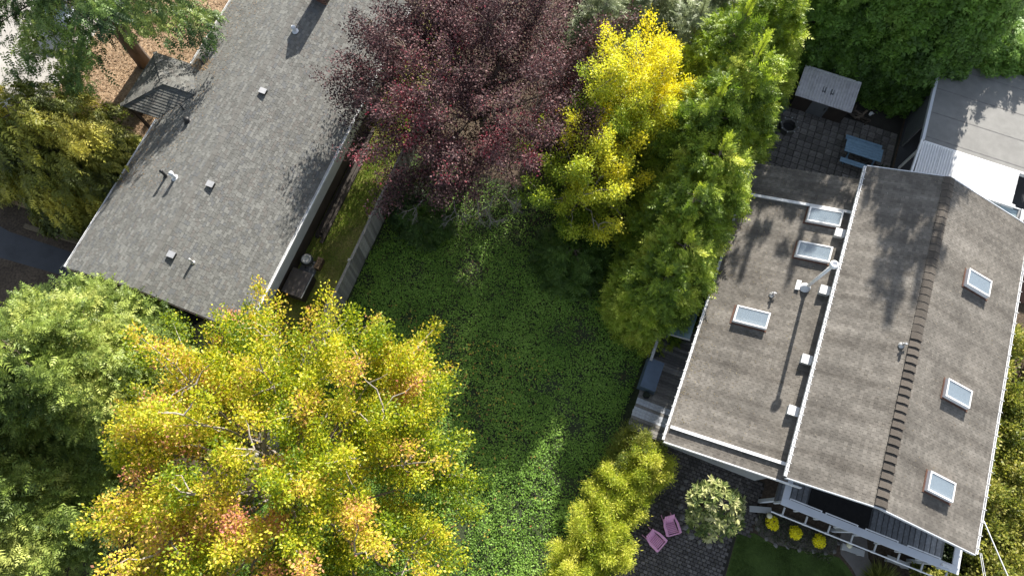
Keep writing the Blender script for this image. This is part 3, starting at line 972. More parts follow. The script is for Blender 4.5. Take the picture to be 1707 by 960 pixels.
# car on the driveway, mostly under the fir
def make_car(loc, rz):
    t = thing('parked_car', 'silver blue car parked on the pale driveway under the fir branches', 'car', loc, rz)
    prof = [(-2.15, .35), (2.15, .35), (2.2, .6), (2.0, .85), (1.0, .98), (.35, 1.42), (-1.1, 1.46), (-1.75, 1.05), (-2.15, .95)]
    mb = MB()
    nP = len(prof)
    vs = []
    for sg in (-1, 1):
        for x, z in prof:
            w_ = .88 if z < 1.0 else .68
            vs.append((sg * w_, x, z))
    mb.add(vs, [tuple(range(nP))[::-1], tuple(range(nP, 2 * nP))] + [(i, (i + 1) % nP, nP + (i + 1) % nP, nP + i) for i in range(nP)])
    mb.build('body', M['carpaint'], t)
    for nm, q in (('windscreen', [(-.62, .93, 1.04), (.62, .93, 1.04), (.58, .42, 1.42), (-.58, .42, 1.42)]), ('rear_window', [(.6, -1.68, 1.12), (-.6, -1.68, 1.12), (-.57, -1.2, 1.44), (.57, -1.2, 1.44)])):
        mb = MB(); mb.hexa([(x, y, z + .0) for x, y, z in q] + [(x, y + (.02 if nm == 'windscreen' else -.02), z + .03) for x, y, z in q]); mb.build(nm, M['darkmetal'], t)
    for sg in (-1, 1):
        mb = MB(); mb.hexa([(sg * .80, .7, 1.06), (sg * .80, -1.4, 1.08), (sg * .66, -1.05, 1.42), (sg * .66, .35, 1.40), (sg * .86, .7, 1.06), (sg * .86, -1.4, 1.08), (sg * .71, -1.05, 1.42), (sg * .71, .35, 1.40)]); mb.build('side_window', M['darkmetal'], t)
        mb = MB(); mb.box(sg * .6 - .16, sg * .6 + .16, 2.12, 2.21, .62, .76); mb.build('headlight', M['white'], t)
        for yy in (-1.3, 1.35):
            mb = MB(); mb.tube([(sg * .72, yy, .33), (sg * .93, yy, .33)], .33, 18); wh = mb.build('wheel', M['black_rubber'], t)
            mb = MB(); mb.tube([(sg * .90, yy, .33), (sg * .94, yy, .33)], .2, 12); mb.build('rim', M['metal'], wh)
    return t


make_car(W1(-33.6, 18.6, .008), -A1 + .1)

# ================================================================ board fence
ft = thing('board_fence', 'weathered grey board fence between the grass strip and the open yard', 'fence', W1(-11.3, 8), -A1)
bms = []
for g in (.6, .75, .9, 1.0, 1.15, 1.35):
    mb = MB(); mb.col = (.28 * g, .265 * g, .24 * g)
    mb.hexa([(0, 0, .03), (.022, 0, .03), (.022, .138, .03), (0, .138, .03), (0, 0, 1.78), (.022, 0, 1.78), (.022, .138, 1.78), (0, .138, 1.78)])
    bms.append(mb.mesh('fence_board', M['oldwood']))
for k in range(128):
    link('fence_board', random.choice(bms), ft, (.02 + random.uniform(-.004, .004), -9 + k * .145, random.uniform(-.02, .02)), (0, random.uniform(-.012, .012), 0))
for k in range(8):
    y0 = -9.0 + k * 2.4
    mb = MB(); mb.col = (.19, .17, .145); mb.box(-.10, -.005, y0 - .05, y0 + .05, 0, 1.86); po = mb.build('fence_post', M['oldwood'], ft)
    mb = MB(); mb.col = (.34, .32, .28); mb.hexa([(-.13, y0 - .075, 1.86), (.03, y0 - .075, 1.86), (.03, y0 + .075, 1.86), (-.13, y0 + .075, 1.86), (-.09, y0 - .04, 1.91), (-.01, y0 - .04, 1.91), (-.01, y0 + .04, 1.91), (-.09, y0 + .04, 1.91)]); mb.build('post_cap', M['oldwood'], po)
    mb = MB(); mb.col = (.24, .22, .19); mb.box(-.075, .055, y0 + .08, y0 + 2.32, 1.79, 1.83); mb.build('top_rail', M['oldwood'], ft)
    mb = MB(); mb.col = (.15, .13, .11); mb.box(-.05, -.002, y0 + .055, y0 + 2.345, .35, .44); mb.build('bottom_rail', M['oldwood'], ft)

# ================================================================ HOUSE WITH BROWN ROOFS (right)
H2C = (11.0, 12.7, 0)
h2 = thing('house', 'house on the right with two brown shingle roof levels and white gutters', 'house', W2(*H2C), -A2)
zl = lambda p: 2.8 + .31 * (p - 4.69)
zw = lambda p: 6.05 - .344 * (12.15 - p)
ze = lambda p: 6.05 - .349 * (p - 12.15)
mb = MB(H2C)
mb.hexa([(5.0, 5.95, 0), (9.4, 5.95, 0), (9.4, 19.4, 0), (5.0, 19.4, 0), (5.0, 5.95, 2.72), (9.4, 5.95, 4.08), (9.4, 19.4, 4.08), (5.0, 19.4, 2.72)])
mb.build('wall', M['greywall'], h2)
mb = MB(H2C)
mb.box(9.42, 16.1, 6.3, 19.6, 0, 4.5)
mb.add([(9.42, 6.3, 4.5), (16.1, 6.3, 4.5), (12.15, 6.3, 5.85), (9.42, 19.6, 4.5), (16.1, 19.6, 4.5), (12.15, 19.6, 5.85)], [(0, 1, 2), (5, 4, 3), (0, 2, 5, 3), (1, 4, 5, 2)])
mb.build('wall', M['greywall'], h2)
mb = MB(H2C)                                              # upright boards on the south wall of the lower block
for k in range(44):
    p = 5.02 + k * .1
    mb.hexa([(p, 5.9, .1), (p + .085, 5.9, .1), (p + .085, 5.95, .1), (p, 5.95, .1), (p, 5.9, zl(p) - .12), (p + .085, 5.9, zl(p + .085) - .12), (p + .085, 5.95, zl(p + .085) - .12), (p, 5.95, zl(p) - .12)])
mb.build('siding', M['siding'], h2)


def slab(p0, p1, zf, a0, a1, th=.14):
    mb = MB(H2C)
    q = [(p0, a0), (p1, a0), (p1, a1), (p0, a1)]
    mb.hexa([(p, a, zf(p) - th) for p, a in q] + [(p, a, zf(p) - .012) for p, a in q])
    return mb


lroof = slab(4.69, 9.4, zl, 5.57, 19.8).build('lower_roof', M['deckplane'], h2)
mbu = slab(9.1, 12.15, zw, 5.6, 20.0)
q = [(12.15, 5.6), (16.45, 5.6), (16.45, 20.0), (12.15, 20.0)]
mbu.hexa([(p, a, ze(p) - .14) for p, a in q] + [(p, a, ze(p) - .012) for p, a in q])
uroof = mbu.build('upper_roof', M['deckplane'], h2)
rng = random.Random(21)
wd = (.205, .205, .205)
mb = MB(H2C)
for r_ in shingle_rows(4.66, 9.4, zl, 5.55, 19.82, .135, wd, BRN_T, rng, (.007, .010), None, True): shingle_geo(mb, *r_[:6], zl, .005)
mb.build('shingle', M['shingle2'], lroof, kind='stuff')
mb = MB(H2C)
for r_ in shingle_rows(9.07, 12.15, zw, 5.57, 20.03, .135, wd, BRN_T, rng, (.007, .010), None, True): shingle_geo(mb, *r_[:6], zw, .005)
for r_ in shingle_rows(16.48, 12.15, ze, 5.57, 20.03, .12, wd, BRN_T, rng, (.007, .010), None, True): shingle_geo(mb, *r_[:6], ze, .005)
mb.build('shingle', M['shingle2'], uroof, kind='stuff')


def cap_mesh(tone, t):
    mb = MB()
    mb.col = tone
    y0, y1 = 0, .345
    w_, s_ = .225, .34
    a_ = [(-w_, y0, -w_ * s_ + t), (0, y0, .012 + t), (w_, y0, -w_ * s_ + t), (-w_ * .92, y1, -w_ * s_ * .92 + .012), (0, y1, .016), (w_ * .92, y1, -w_ * s_ * .92 + .012),
          (-w_, y0, -w_ * s_ - .02), (0, y0, -.02), (w_, y0, -w_ * s_ - .02)]
    mb.add(a_, [(0, 1, 4, 3), (1, 2, 5, 4), (6, 7, 1, 0), (7, 8, 2, 1), (6, 0, 3), (8, 5, 2)])
    return mb.mesh('ridge_cap', M['shingle2'])


caps_a = [cap_mesh(tuple(v * k for v in (.108, .097, .086)), .075) for k in (.85, 1.0, 1.15)]
caps_b = [cap_mesh(tuple(v * k for v in (.115, .104, .092)), .026) for k in (.9, 1.0, 1.12)]
for k in range(43):
    a = 5.62 + k * .335
    link('ridge_cap', random.choice(caps_a if a < 12.4 else caps_b), uroof, (12.15 - H2C[0], a - H2C[1], 6.075), (0, 0, random.uniform(-.02, .02)))
# pale ribs near each end of the lower roof
for a, nm in ((6.2, 's'), (17.98, 'n')):
    mb = MB(H2C)
    q = [(4.72, a - .05), (9.25, a - .05), (9.25, a + .05), (4.72, a + .05)]
    mb.hexa([(p, b, zl(p) - .01) for p, b in q] + [(p, b, zl(p) + .09) for p, b in q])
    mb.build('roof_rib', M['siding'], lroof)
    mb = MB(H2C)
    q = [(4.72, a - .065), (9.25, a - .065), (9.25, a + .065), (4.72, a + .065)]
    mb.hexa([(p, b, zl(p) + .091) for p, b in q] + [(p, b, zl(p) + .11) for p, b in q])
    mb.build('rib_cap', M['gutter'], lroof)
# gutters and barge boards
def hung_gutter(p0, p1, a0, a1, z, step, side, parent, material='gutter'):
    mb = MB(H2C); gutter(mb, p0, p1, a0, a1, z); g = mb.build('gutter', M[material], parent)
    mb = MB()
    mb.box(p0 - (.05 if side < 0 else 0) - H2C[0], p1 + (.05 if side > 0 else 0) - H2C[0], 0, .035, z + .002, z + .016)
    hm = mb.mesh('gutter_hanger', M['siding'])
    k = a0 + .2
    while k < a1 - .05:
        link('gutter_hanger', hm, g, (0, k - H2C[1], 0)); k += step


hung_gutter(4.56, 4.66, 5.6, 19.8, 2.79, .42, -1, h2)
hung_gutter(8.96, 9.07, 5.6, 20.0, 5.0, .33, 1, h2)
hung_gutter(16.48, 16.59, 5.6, 20.0, 4.53, .5, 1, h2)
for a0, a1 in ((5.53, 5.565), (20.035, 20.07)):
    mb = MB(H2C)
    for pa, pb, zf in ((9.07, 12.149, zw), (12.151, 16.5, ze)):
        mb.hexa([(pa, a0, zf(pa) - .2), (pb, a0, zf(pb) - .2), (pb, a1, zf(pb) - .2), (pa, a1, zf(pa) - .2), (pa, a0, zf(pa) + .02), (pb, a0, zf(pb) + .02), (pb, a1, zf(pb) + .02), (pa, a1, zf(pa) + .02)])
    mb.build('barge_board', M['greywhite'], h2)
mb = MB(H2C); mb.hexa([(4.66, 5.49, zl(4.66) - .2), (9.9, 5.49, zl(9.9) - .2), (9.9, 5.54, zl(9.9) - .2), (4.66, 5.54, zl(4.66) - .2), (4.66, 5.49, zl(4.66) + .03), (9.9, 5.49, zl(9.9) + .03), (9.9, 5.54, zl(9.9) + .03), (4.66, 5.54, zl(4.66) + .03)]); mb.build('barge_board', M['gutter'], h2)


def skylight(p0, p1, a0, a1, zf, h, parent, label=None):
    mb = MB(H2C)
    w_ = .06
    def rect(pa, pb, aa, ab, zlo, zhi):
        q = [(pa, aa), (pb, aa), (pb, ab), (pa, ab)]
        mb.hexa([(p, a, zf(p) + zlo) for p, a in q] + [(p, a, zf(p) + zhi) for p, a in q])
    rect(p0, p1, a0, a0 + w_, -.05, h); rect(p0, p1, a1 - w_, a1, -.05, h); rect(p0, p0 + w_, a0 + w_, a1 - w_, -.05, h); rect(p1 - w_, p1, a0 + w_, a1 - w_, -.05, h)
    o = mb.build('skylight', M['white'], parent, label=label)
    mb = MB(H2C)
    rect(p0 + w_, p1 - w_, a0 + w_, a1 - w_, h - .045, h - .02)
    mb.build('glass', M['glass'], o)
    mb = MB(H2C)
    rect(p0 + w_, p1 - w_, a0 + w_, a1 - w_, -.01, .03)
    mb.build('shaft_lining', M['greywhite'], o)
    mb = MB(H2C)
    rect(p0 - .07, p1 + .07, a0 - .08, a0 - .005, -.01, .03); rect(p0 - .07, p0 - .005, a0 - .005, a1 + .05, -.01, .03)
    mb.col = (.2, .15, .1)
    mb.build('flashing', M['darkmetal'] if h > .3 else M['terracotta'], o)


skylight(7.5, 8.85, 17.1, 17.85, zl, .22, lroof)
skylight(7.45, 8.8, 15.25, 16.02, zl, .22, lroof)
skylight(5.8, 7.15, 11.5, 12.27, zl, .24, lroof)
for a0 in (15.62, 10.68, 6.92): skylight(13.77, 14.95, a0, a0 + .74, ze, .26, uroof)
for k, a in enumerate((16.6, 13.72, 10.45, 8.17)):
    mb = MB(H2C)
    mb.hexa([(8.72, a, zl(8.72) - .02), (9.1, a, zl(9.1) - .02), (9.1, a + .36, zl(9.1) - .02), (8.72, a + .36, zl(8.72) - .02), (8.72, a, 4.3), (9.1, a, 4.36), (9.1, a + .36, 4.36), (8.72, a + .36, 4.3)])
    bx = mb.build('vent_box', M['siding'], lroof)
    mb = MB(H2C); mb.hexa([(8.70, a - .02, 4.303), (9.11, a - .02, 4.364), (9.11, a + .38, 4.364), (8.70, a + .38, 4.303), (8.70, a - .02, 4.325), (9.11, a - .02, 4.386), (9.11, a + .38, 4.386), (8.70, a + .38, 4.325)]); mb.build('vent_lid', M['gutter'], bx)
# tall white flue
pf, af = 8.24, 13.9
zf_ = zl(pf)
mb = MB(H2C); mb.tube([(pf, af, zf_ - .1), (pf, af, zf_ + 2.7)], .07, 14); fl = mb.build('flue', M['white'], lroof, True)
mb = MB(H2C); mb.lathe([(.1, 0), (.17, .02), (.175, .14), (.1, .2), (.09, .14), (.02, .14)], (pf, af, zf_ + 2.68), 16); mb.build('flue_cap', M['white'], fl, True)
mb = MB(H2C); mb.lathe([(.26, -.06), (.2, .06), (.11, .22), (.1, .24)], (pf, af, zf_), 14); mb.build('flashing_cone', M['greywhite'], fl, True)
mb = MB(H2C); mb.hexa([(pf - .42, af - .2, zl(pf - .42) + .015), (pf - .25, af - .2, zl(pf - .25) + .015), (pf - .25, af + .25, zl(pf - .25) + .015), (pf - .42, af + .25, zl(pf - .42) + .015), (pf - .42, af - .2, zl(pf - .42) + .09), (pf - .25, af - .2, zl(pf - .25) + .12), (pf - .25, af + .25, zl(pf - .25) + .12), (pf - .42, af + .25, zl(pf - .42) + .09)]); mb.build('flue_saddle', M['white'], fl)
for p, a, zf, h, par in ((7.05, 13.2, zl, .34, lroof), (11.73, 11.95, zw, .34, uroof)):
    mb = MB(H2C); mb.tube([(p, a, zf(p) - .05), (p, a, zf(p) + h)], .045, 8); mb.lathe([(.14, 0), (.1, .06), (.06, .1)], (p, a, zf(p)), 10); mb.bar((p - .09, a + .02, zf(p) + .2), (p + .12, a + .06, zf(p) + .2), .05); mb.build('vent_pipe', M['metal'], par)

# balcony on the south side of the upper block
bal = MB(H2C)
bal.box(9.75, 16.55, 5.02, 6.28, 2.2, 2.40)
balc = bal.build('balcony', M['greywall'], h2)
bms = []
for g in (.85, 1.0, 1.15):
    mb = MB(); mb.col = (.26 * g, .27 * g, .285 * g); mb.box(0, .19, 0, 1.17, 0, .04); bms.append(mb.mesh('deck_board', M['deckwood']))
for k in range(30):
    p = 9.86 + k * .22
    if 11.0 < p + .1 < 13.5: continue
    link('deck_board', random.choice(bms), balc, (p - H2C[0], 5.06 - H2C[1], 2.405))
mb = MB(H2C); mb.box(11.02, 13.52, 5.06, 6.24, 2.405, 2.44); mb.build('floor_mat', M['mat_black'], balc)
mb = MB(H2C); mb.box(9.66, 16.7, 4.80, 5.10, 3.32, 3.38); mb.build('rail_cap', M['greywhite'], balc)
mb = MB(H2C); mb.box(9.66, 9.92, 5.103, 6.2, 3.315, 3.375); mb.build('rail_cap', M['greywhite'], balc)
mb = MB(H2C); mb.box(16.42, 16.7, 5.103, 6.2, 3.315, 3.375); mb.build('rail_cap', M['greywhite'], balc)
for p0 in (9.95, 11.4, 13.0, 14.65):
    mb = MB(H2C); mb.box(p0, p0 + 1.3, 5.13, 5.17, 3.36, 3.41); mb.box(p0, p0 + .04, 5.104, 5.13, 3.36, 3.41); mb.box(p0 + 1.26, p0 + 1.3, 5.104, 5.13, 3.36, 3.41); mb.build('inner_rail', M['white'], balc)
for k in range(9):
    p = 9.78 + k * .845
    mb = MB(H2C); mb.box(p, p + .09, 4.93, 5.015, 2.1, 3.32); po = mb.build('rail_post', M['greywhite'], balc)
for k in range(8):
    p = 9.95 + k * .93
    mb = MB(H2C); mb.bar((p, 4.80, 3.05), (p, 4.42, 2.95), .06, .05); mb.bar((p, 4.47, 2.86), (p, 4.47, 2.97), .13, .09); mb.build('bracket', M['siding'], balc)
mb = MB(H2C); mb.tube([(9.5, 4.45, 2.99), (16.75, 4.45, 2.99)], .028, 8); mb.build('hand_rail', M['white'], balc)
mb = MB(H2C)
for k in range(66):
    p = 9.8 + k * .104
    mb.box(p, p + .03, 4.985, 5.012, 2.42, 3.3)
mb.build('baluster', M['greywhite'], balc)
for p in (9.8, 13.1, 16.45):
    mb = MB(H2C); mb.box(p, p + .14, 5.06, 5.2, 0, 2.2); mb.build('support_post', M['greywhite'], balc)
mb = MB(H2C); mb.box(16.0, 16.35, 4.9, 5.0, 3.381, 3.5); mb.build('rail_ornament', M['gutter'], balc)

# slabs of stone leaning by the foot of the balcony
for k, (p, a, rz, lab) in enumerate(((9.9, 4.75, .3, 'pale grey stone bench slab at the west end under the balcony'), (14.05, 4.62, .05, 'pale timber bench under the middle of the balcony beside the path'), (15.95, 4.85, .0, 'pale bench half hidden under the east end of the balcony'))):
    t = thing('bench', lab, 'bench', W2(p, a), -A2 + rz)
    mb = MB(); mb.box(-.5, .45, -.13, .13, .40, .46); mb.build('seat', M['siding'], t)
    for x in (-.38, .3):
        mb = MB(); mb.box(x, x + .1, -.11, .11, 0, .40); mb.build('leg', M['siding'], t)
for k, (p, a, lab) in enumerate(((10.25, 4.62, 'round cream garden lamp at the west end of the flower bed'), (13.75, 4.72, 'round cream garden lamp at the east end of the flower bed'))):
    t = thing('garden_lamp', lab, 'garden lamp', W2(p, a), 0)
    mb = MB(); mb.lathe([(.02, .52), (.10, .55), (.13, .62), (.10, .70), (.03, .73)], n=14); mb.build('globe', mat('cream_globe', (.62, .58, .40), .5, .05), t, True)
    mb = MB(); mb.tube([(0, 0, 0), (0, 0, .53)], .025, 8); mb.build('stem', M['darkmetal'], t)

# west deck
dk = thing('wooden_deck', 'narrow weathered wooden deck along the west side of the brown-roofed house', 'deck', W2(4.1, 8.2), -A2)
bms = []
for g in (.6, .8, 1.0, 1.25):
    mb = MB(); mb.col = (.19 * g, .18 * g, .165 * g); mb.box(-.85, .85, 0, .135, .86, .9); bms.append(mb.mesh('deck_board', M['deckwood']))
mb = MB(); mb.col = (.42, .44, .47); mb.box(-.85, .85, 0, .135, .86, .9); pale = mb.mesh('deck_board', M['deckwood'])
for k in range(38):
    y = -2.3 + k * .145
    link('deck_board', pale if 4 <= k <= 9 and k != 7 else random.choice(bms), dk, (random.uniform(-.03, .02), y, random.uniform(0, .006)))
mb = MB(); mb.col = (.1, .09, .08); mb.box(-.8, -.7, -2.3, 3.2, .55, .86); mb.box(.5, .6, -2.3, 3.2, .55, .86)
for y in (-2.2, .3, 3): mb.box(-.8, -.7, y, y + .1, 0, .55); mb.box(.5, .6, y, y + .1, 0, .55)
mb.build('frame', M['oldwood'], dk)
for y in (1.35, 2.1):
    mb = MB(); mb.col = (.3, .3, .28); mb.box(-.95, -.87, y, y + .08, 0, 1.9); mb.build('rail_post', M['oldwood'], dk)
mb = MB(); mb.col = (.34, .34, .32); mb.box(-.97, -.85, .75, 2.4, 1.7, 1.76); mb.build('top_rail', M['oldwood'], dk)
mb = MB(); mb.col = (.2, .19, .18); mb.box(-.89, .87, -2.37, -2.33, .6, .92); mb.build('end_board', M['oldwood'], dk)
mb = MB(); mb.col = (.2, .19, .18); mb.bar((-.88, -2.36, .9), (-1.0, -3.0, .1), .06); mb.build('ramp_rail', M['oldwood'], dk)
t = thing('covered_table', 'long table under a dark slate-blue cover on the wooden deck', 'table', W2(3.48, 8.42, .9), -A2)
mb = MB(); mb.hexa([(-.42, -.74, .1), (.42, -.74, .1), (.42, .74, .1), (-.42, .74, .1), (-.36, -.7, .62), (.36, -.7, .62), (.36, .7, .62), (-.36, .7, .62)]); mb.build('cover', M['slate'], t)
for x in (-.3, .26):
    for y in (-.62, .58):
        mb = MB(); mb.box(x, x + .05, y, y + .05, .0, .1); mb.build('leg', M['darkmetal'], t)
t = thing('glass_canopy', 'pale blue glass canopy beside the eave at the north end of the deck', 'canopy', W2(4.1, 11.1), -A2)
mb = MB(); mb.hexa([(-.55, -.72, 1.9), (.38, -.72, 2.15), (.38, .9, 2.15), (-.55, .9, 1.9), (-.55, -.72, 1.92), (.38, -.72, 2.17), (.38, .9, 2.17), (-.55, .9, 1.92)]); mb.build('glass_pane', glass_mat('canopy_glass', (.16, .24, .27), .15, .85), t)
mb = MB(); mb.bar((-.57, -.74, 1.93), (.4, -.74, 2.18), .05, .06); mb.build('edge_bar', M['siding'], t)
for y in (-.7, .85):
    mb = MB(); mb.box(-.56, -.5, y, y + .06, 0, 1.9); mb.build('post', M['greywall'], t)
for k, (p, a) in enumerate(((3.55, 7.5), (3.4, 9.55))):
    t = thing('plant_pot', ('dark plant pot on the deck just south of the slate-blue table cover', 'dark plant pot on the deck just north of the slate-blue table cover')[k], 'plant pot', W2(p, a, .905), 0)
    mb = MB(); mb.lathe([(.1, 0), (.15, .26), (.165, .28), (.14, .28), (.13, .24), (.01, .24)], n=14); mb.build('pot', M['darkmetal'], t, True)
    r_ = np.random.default_rng(70 + k); q = 40; th = r_.uniform(0, 6.28, q)
    fronds('foliage', M['leaf'], LEAF_V, LEAF_F, np.stack([r_.normal(0, .05, q), r_.normal(0, .05, q), r_.uniform(.25, .4, q)], 1), np.stack([np.cos(th), np.sin(th), r_.uniform(0, .9, q)], 1), np.tile([[0, 0, 1.]], (q, 1)), np.full(q, .12), np.tile([[.03, .04, .025]], (q, 1)), t)

# ================================================================ rear patio things
t = thing('picnic_table', 'pale blue wooden picnic table with two benches on the shaded rear patio', 'picnic table', W2(10.15, 24.0, .05), -A2 + .01)
for k in range(5):
    mb = MB(); y0 = -.38 + k * .155; mb.box(-.95, .95, y0, y0 + .145, .71, .75); mb.build('table_plank', M['bluepaint'], t)
for sg in (-1, 1):
    for k in range(2):
        mb = MB(); y0 = sg * .72 - .14 + k * .145; mb.box(-.95, .95, y0, y0 + .135, .41, .45); mb.build('bench_plank', M['bluepaint'], t)
for x in (-.66, .66):
    mb = MB(); mb.bar((x, -.3, .70), (x, -.62, 0), .05, .1); mb.bar((x, .3, .70), (x, .62, 0), .05, .1); mb.build('leg_frame', M['bluepaint'], t)
    mb = MB(); mb.box(x + .026, x + .066, -.82, .82, .33, .41); mb.build('cross_beam', M['bluepaint'], t)
t = thing('fire_pit', 'dark octagonal fire pit with pale corner knobs on the shaded rear patio', 'fire pit', W2(6.25, 24.35, .05), -A2)
for k in range(8):
    th0, th1 = k * math.pi / 4, (k + 1) * math.pi / 4
    P0 = [Vector((r_ * math.cos(th), r_ * math.sin(th), 0)) for r_, th in ((.36, th0), (.48, th0), (.48, th1), (.36, th1))]
    mb = MB(); mb.hexa([v for v in P0] + [v + Vector((0, 0, .34)) for v in P0]); mb.build('side_panel', mat('fire_pit_stone', (.12, .115, .105), .8, .3, 6) if k == 0 else bpy.data.materials['fire_pit_stone'], t)
    mb = MB(); mb.lathe([(.03, 0), (.05, .04), (.03, .08)], (.47 * math.cos(th0), .47 * math.sin(th0), .342), 8); mb.build('knob', M['metal'], t, True)
mb = MB(); mb.lathe([(.34, .0), (.33, .10), (.02, .06)], n=16); mb.build('ash_bed', M['mat_black'], t)
t = thing('garden_shed', 'low shed with pale grey ribbed metal roof beside the tall dark hedge', 'shed', W2(7.4, 26.45), -A2)
mb = MB(); mb.hexa([(-1.4, -.72, 0), (1.4, -.72, 0), (1.4, .75, 0), (-1.4, .75, 0), (-1.4, -.72, 1.2), (1.4, -.72, 1.2), (1.4, .75, 1.5), (-1.4, .75, 1.5)]); mb.build('wall', M['brownwall'], t)
mb = MB()
nrib = 20
for k in range(nrib):
    x0 = -1.5 + k * .15
    for x, w_, h in ((x0, .09, .0), (x0 + .09, .06, .05)):
        q = [(x, -.85), (x + w_, -.85), (x + w_, .8), (x, .8)]
        zf = lambda y: 1.24 + .2 * (y + .85)
        mb.hexa([(a, b, zf(b)) for a, b in q] + [(a, b, zf(b) + .02 + h) for a, b in q])
mb.build('roof', M['ribbed'], t)
mb = MB(); mb.box(-1.5, 1.5, .80, .9, 1.56, 1.64); mb.build('ridge_flashing', M['gutter'], t)
for x in (-.25, .18):
    mb = MB(); mb.box(x, x + .16, -.25, .10, 1.38, 1.445); mb.build('roof_hatch', M['greywall'], t)
mb = MB(); mb.box(-.5, .4, -.74, -.722, .05, 1.15); do = mb.build('door', M['greywall'], t)
mb = MB(); mb.box(.25, .3, -.78, -.742, .7, .85); mb.build('handle', M['darkmetal'], do)
t = thing('tarp_cover', 'dark teal tarp over a stack left of the ribbed shed roof', 'tarp', W2(5.3, 26.1), -A2)
mb = MB()
gx, gy = 8, 8
hs = {}
rr_ = random.Random(3)
for i in range(gx + 1):
    for j in range(gy + 1):
        e = min(i, gx - i, j, gy - j)
        hs[i, j] = (0.02 if e == 0 else .75 + rr_.uniform(-.07, .07) if e > 1 else .6)
mb.add([(-.6 + 1.2 * i / gx, -.9 + 1.8 * j / gy, hs[i, j]) for i in range(gx + 1) for j in range(gy + 1)], [(i * (gy + 1) + j, (i + 1) * (gy + 1) + j, (i + 1) * (gy + 1) + j + 1, i * (gy + 1) + j + 1) for i in range(gx) for j in range(gy)])
mb.build('sheet', mat('teal_tarp', (.03, .085, .10), .5, .2, 4), t, True)
t = thing('firewood_heap', 'small dark heap of firewood logs between the shed and the hedge', 'firewood', W2(9.6, 26.6), -A2)
rr_ = random.Random(8)
for k in range(16):
    mb = MB(); th = rr_.uniform(-.6, .6) + (1.57 if k % 4 == 0 else 0); c = Vector((rr_.uniform(-.5, .6), rr_.uniform(-.35, .35), .07 + (k // 6) * .12)); dv = Vector((math.cos(th), math.sin(th), rr_.uniform(-.1, .1))) * .24
    g = rr_.uniform(.4, 1.8); mb.col = (.12 * g, .095 * g, .07 * g); mb.tube([c - dv, c + dv], rr_.uniform(.045, .08), 7); mb.build('log', M['oldwood'], t)
t = thing('white_jug', 'small white plastic jug on the firewood heap by the shed', 'jug', W2(10.15, 26.7, .28), -A2)
mb = MB(); mb.lathe([(.08, 0), (.09, .16), (.03, .2), (.03, .24)], n=12); mb.build('body', M['white'], t, True)
mb = MB(); mb.tube([(.06, 0, .2), (.13, 0, .18), (.13, 0, .1), (.08, 0, .07)], .012, 6); mb.build('handle', M['white'], t)

# carport, lean-to of corrugated plastic and sunroom beyond the north gable
t = thing('carport', 'carport with flat grey membrane roof at the top right behind the house', 'carport', W2(15.9, 26.6), -A2)
mb = MB(); mb.box(-3.75, 4.8, -2.45, 3.2, 2.58, 2.75); cr = mb.build('roof', M['membrane'], t)
for k in range(4):
    mb = MB(); y = -2.2 + k * 1.5; mb.box(-3.7, 4.75, y, y + .05, 2.751, 2.757); mb.build('roof_seam', mat('seam', (.16, .155, .15), .8) if k == 0 else bpy.data.materials['seam'], cr)
mb = MB(); mb.box(-3.9, -3.76, -2.45, 3.2, 2.6, 2.8); mb.build('gutter', M['greywhite'], t)
mb = MB(); mb.box(-3.7, -3.6, -1.0, 3.1, 0, 2.57); mb.build('wall_panel', M['greywall'], t)
mb = MB(); mb.box(-3.75, 4.8, -2.56, -2.46, 2.55, 2.78); mb.build('fascia', M['white'], t)
for x in (-3.6, 0, 4.6):
    mb = MB(); mb.box(x, x + .1, -2.4, -2.3, 0, 2.57); mb.build('post', M['white'], t)
t = thing('lean_to', 'lean-to roof of translucent white corrugated sheets, half in bright sun', 'lean-to roof', W2(14.35, 23.2), -A2)
zc = lambda y: 2.72 + .12 * y
nx = 150
for s_ in range(5):
    mb = MB()
    x0, x1 = -2.28 + s_ * .93, -2.28 + (s_ + 1) * .93 - .006
    m_ = 30
    vs = []
    for i in range(m_ + 1):
        x = x0 + (x1 - x0) * i / m_
        dz = .02 * math.sin(i * math.pi / 2 * 1.0)
        for y in (-.92, .84): vs.append((x, y, zc(y) + dz + .003 * s_))
    mb.add(vs, [(2 * i, 2 * i + 2, 2 * i + 3, 2 * i + 1) for i in range(m_)])
    mb.build('corrugated_sheet', M['corrugated'], t)
for y in (-.85, -.3, .25, .78):
    mb = MB(); mb.box(-2.25, 2.4, y, y + .05, zc(y) - .12, zc(y) - .04); mb.build('purlin', M['white'], t)
for x in (-2.2, -1.05, .1, 1.2, 2.3):
    mb = MB(); mb.hexa([(x, -.9, zc(-.9) - .22), (x + .05, -.9, zc(-.9) - .22), (x + .05, .83, zc(.83) - .22), (x, .83, zc(.83) - .22), (x, -.9, zc(-.9) - .125), (x + .05, -.9, zc(-.9) - .125), (x + .05, .83, zc(.83) - .125), (x, .83, zc(.83) - .125)]); mb.build('rafter', M['white'], t)
mb = MB(); mb.bar((-2.45, -1.35, 2.62), (-2.36, .86, 2.85), .1, .14); mb.build('edge_beam', M['white'], t)
mb = MB(); mb.bar((-2.3, -1.02, 2.62), (2.5, -.98, 2.6), .16, .16); mb.build('front_beam', M['white'], t)
for x in (-2.3, 2.3):
    mb = MB(); mb.box(x, x + .1, -1.0, -.93, 0, 2.52); mb.build('post', M['white'], t)
t = thing('sunroom', 'small white-framed glass sunroom tucked behind the north-east corner of the brown roof', 'sunroom', W2(16.0, 21.4), -A2)
zs = lambda y: 2.05 + .35 * (y + .9) / 1.8 * 1.4
